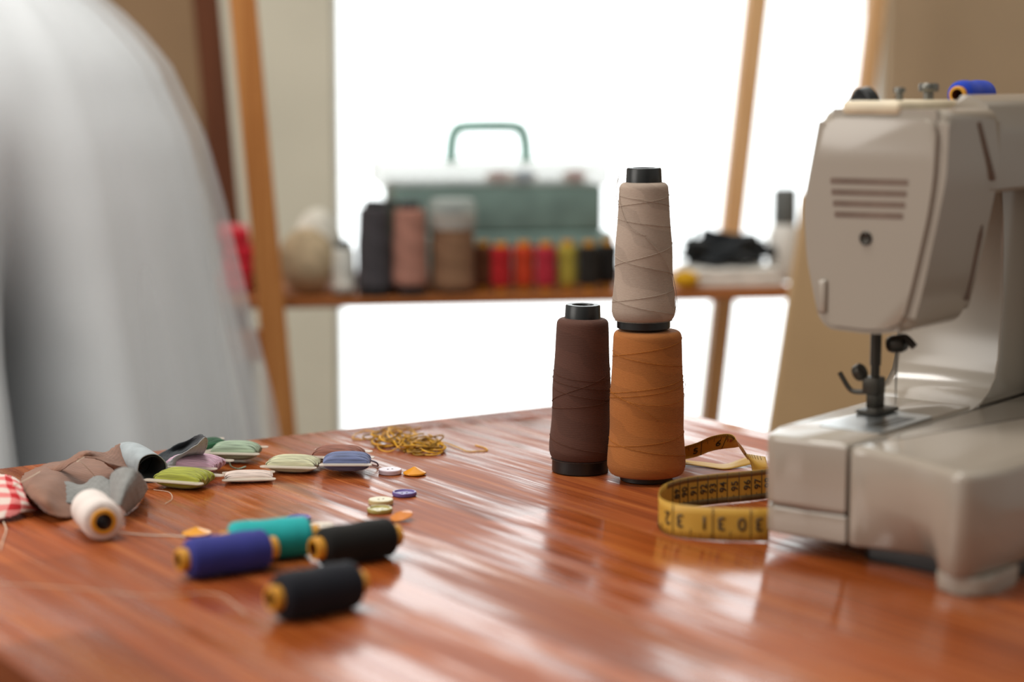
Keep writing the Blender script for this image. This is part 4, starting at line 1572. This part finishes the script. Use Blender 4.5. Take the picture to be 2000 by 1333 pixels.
def folded(name, px, off, w_, d_, h_, rgb, label, cat, layers=3):
    """soft stack of folded cloth"""
    root = empty(name, SP(px, off), (0, 0, SH_A), label=label, cat=cat)
    m = cloth_mat(label.split()[0] + '_fold', rgb)
    for i in range(layers):
        bm = bmesh.new()
        t = h_ / layers
        sh = 0.003 * math.sin(i * 2.1 + px)
        box(bm, -w_ / 2 + sh, w_ / 2 + sh, -d_ / 2, d_ / 2, i * t, (i + 1) * t, min(0.0045, t * 0.45), 4)
        bmesh.ops.subdivide_edges(bm, edges=[e for e in bm.edges if e.calc_length() > 0.03], cuts=6, use_grid_fill=True)
        for v in bm.verts:
            v.co.z += 0.001 * math.sin(v.co.x * 160 + i)  * (1 if i else 0)
        obj('cloth_layer', bm, m, root)
    return root


folded('folded_cloth', 463, 0.10, 0.034, 0.08, 0.075, (206, 40, 56), 'red folded cloth on the shelf, half hidden by the white gown', 'folded cloth', 4)
folded('folded_cloth', 492, 0.14, 0.022, 0.06, 0.060, (214, 184, 132), 'cream folded cloth standing behind the left front post', 'folded cloth', 3)
wcl = folded('folded_cloth', 1422, 0.08, 0.105, 0.09, 0.022, (232, 230, 224), 'white folded cloth at the shelf\'s right end under the black bundle', 'folded cloth', 3)
p = SP(1418, 0.08)
bm = bmesh.new()
blob(bm, 0.02, (2.3, 1.5, 0.95), 0.75, 2.2, 3.3, 5)
blob(bm, 0.012, (1.5, 1.2, 0.9), 0.5, 2.2, 8.1, 4, None, Matrix.Translation((-0.034, 0, 0.004)))
for v_ in bm.verts:
    v_.co.z = max(v_.co.z, -0.0165)
o = obj('fabric_bundle', bm, cloth_mat('black_bundle', (34, 38, 42)))
o.location = p + Vector((0, 0, 0.022 + 0.0182))
o.rotation_euler = (0, 0.0, SH_A)
tag(o, 'black crumpled fabric bundle on the white folded cloth', 'fabric bundle')
bm = bmesh.new()
tube(bm, [(0, 0, 0), (0.004, 0, 0.03), (0.006, 0.0, 0.034)], [0.0028, 0.0028, 0.0008], 8)
o = obj('tailors_pencil', bm, plain('dark_green_lacquer', (60, 104, 96), 0.4))
o.location = SP(1342, 0.08) + Vector((0.0, 0.0, 0.032))
o.rotation_euler = (0, 0.12, 0)
tag(o, 'dark green pencil sticking up at the left of the black bundle', 'pencil')
p = SP(1338, 0.03)
bm = bmesh.new()
blob(bm, 0.0115, (1.35, 1.1, 0.95), 0.03, 2, 2, 4, 0.03)
o = obj('yarn_ball', bm, plain('yellow_yarn', (214, 164, 40), 0.9, 0.1, 0, 0.1, 90))
o.location = p + Vector((0, 0, 0.0112))
tag(o, 'small yellow yarn ball on the shelf right of the grey thread cone', 'yarn ball')
bt = empty('bottle', SP(1530, 0.10), (0, 0, SH_A), label='white bottle with a dark grey cap at the right end of the shelf', cat='bottle')
bm = bmesh.new()
lathe(bm, [(0, 0), (0.019, 0), (0.0205, 0.002), (0.0205, 0.055), (0.017, 0.066), (0.012, 0.071), (0, 0.071)], 32)
obj('bottle_body', bm, plain('milky_plastic', (226, 222, 216), 0.4), bt)
bm = bmesh.new()
lathe(bm, [(0, 0.07), (0.0145, 0.07), (0.0150, 0.072), (0.0145, 0.110), (0.0130, 0.1125), (0, 0.1125)], 28)
obj('bottle_cap', bm, plain('grey_cap', (96, 98, 96), 0.5), bt)


# ------------------------------------------------------------------ white tulle gown at the left
DY = 1.84
def px_x(px, y):
    return PY(px, 400, y).x


gc = Vector((-0.537, DY, 0))
gown = empty('wedding_gown', (gc.x, gc.y, 0), label='white tulle gown with full gathered skirt standing left of the table', cat='gown')
prof = [(0.0, 0.375), (0.25, 0.35), (0.5, 0.325), (0.716, 0.295), (0.81, 0.277), (0.903, 0.261), (0.962, 0.248), (1.034, 0.218), (1.073, 0.186), (1.097, 0.158), (1.125, 0.126), (1.145, 0.105)]


def rprof(z):
    for (z0, r0), (z1, r1) in zip(prof, prof[1:]):
        if z <= z1:
            return r0 + (r1 - r0) * (z - z0) / (z1 - z0)
    return prof[-1][1]


def skirt(name, dr, amp, ph, m, zlo=0.0, folds=(17, 29, 9)):
    bm = bmesh.new()
    nz, nt_ = 70, 260
    G = []
    for j in range(nz + 1):
        z = zlo + (1.145 - zlo) * j / nz
        base = rprof(z) + dr
        a_ = amp * (0.25 + 0.75 * min(1, (1.145 - z) / 0.45))
        row = []
        for i in range(nt_):
            t = 2 * PI * i / nt_
            f = 0.5 * math.sin(folds[0] * t + ph + 0.9 * math.sin(z * 3 + t)) + 0.25 * math.sin(folds[1] * t + ph * 2 + z * 1.5) + 0.45 * math.sin(folds[2] * t + ph * 3 - z)
            deep = -7.5 * math.exp(-((((math.degrees(t) - 307 + 14 * (z - 0.7)) + 180) % 360 - 180) / 6.0) ** 2) * min(1, max(0, (1.0 - z) / 0.22))
            r = base + a_ * (f + deep)
            row.append(bm.verts.new((r * math.cos(t), r * math.sin(t), z)))
        G.append(row)
    for A_, B_ in zip(G, G[1:]):
        for i in range(nt_):
            k = (i + 1) % nt_
            bm.faces.new((A_[i], A_[k], B_[k], B_[i]))
    return obj(name, bm, m, gown)


def tulle_shader(n, cover):
    """fine white net: partly open, partly scattering light through"""
    df = n.node('ShaderNodeBsdfDiffuse')
    tl = n.node('ShaderNodeBsdfTranslucent')
    tp = n.node('ShaderNodeBsdfTransparent')
    df.inputs[0].default_value = tl.inputs[0].default_value = L4((244, 246, 248))
    m1 = n.node('ShaderNodeMixShader')
    m1.inputs[0].default_value = 0.5
    n.t.links.new(df.outputs[0], m1.inputs[1])
    n.t.links.new(tl.outputs[0], m1.inputs[2])
    m2 = n.node('ShaderNodeMixShader')
    n.put(m2.inputs[0], cover)
    n.t.links.new(tp.outputs[0], m2.inputs[1])
    n.t.links.new(m1.outputs[0], m2.inputs[2])
    n.t.links.new(m2.outputs[0], n.out.inputs[0])


ms = plain('white_satin', (238, 240, 242), 0.7, 0.3, 0, 0.02, 20)
skirt('skirt', -0.030, 0.022, 0.3, ms)
n = N('white_tulle')
tulle_shader(n, n.range(n.noise(n.mapping(n.coord(), (9, 9, 1.2)), 1.0, 3), 0.3, 0.7, 0.30, 0.62))
skirt('tulle_layer', -0.012, 0.020, 1.7, n.m, 0.0, (13, 23, 7))
n2 = N('white_tulle_outer')
tulle_shader(n2, 0.28)
skirt('tulle_layer', 0.000, 0.022, 4.1, n2.m, 0.0, (11, 19, 5))
bm = bmesh.new()
lathe(bm, [(0.104, 1.135), (0.108, 1.16), (0.122, 1.24), (0.145, 1.32), (0.150, 1.36), (0.13, 1.42), (0.0, 1.425)], 48)
for v in bm.verts:
    v.co.y *= 0.78
obj('bodice', bm, ms, gown)
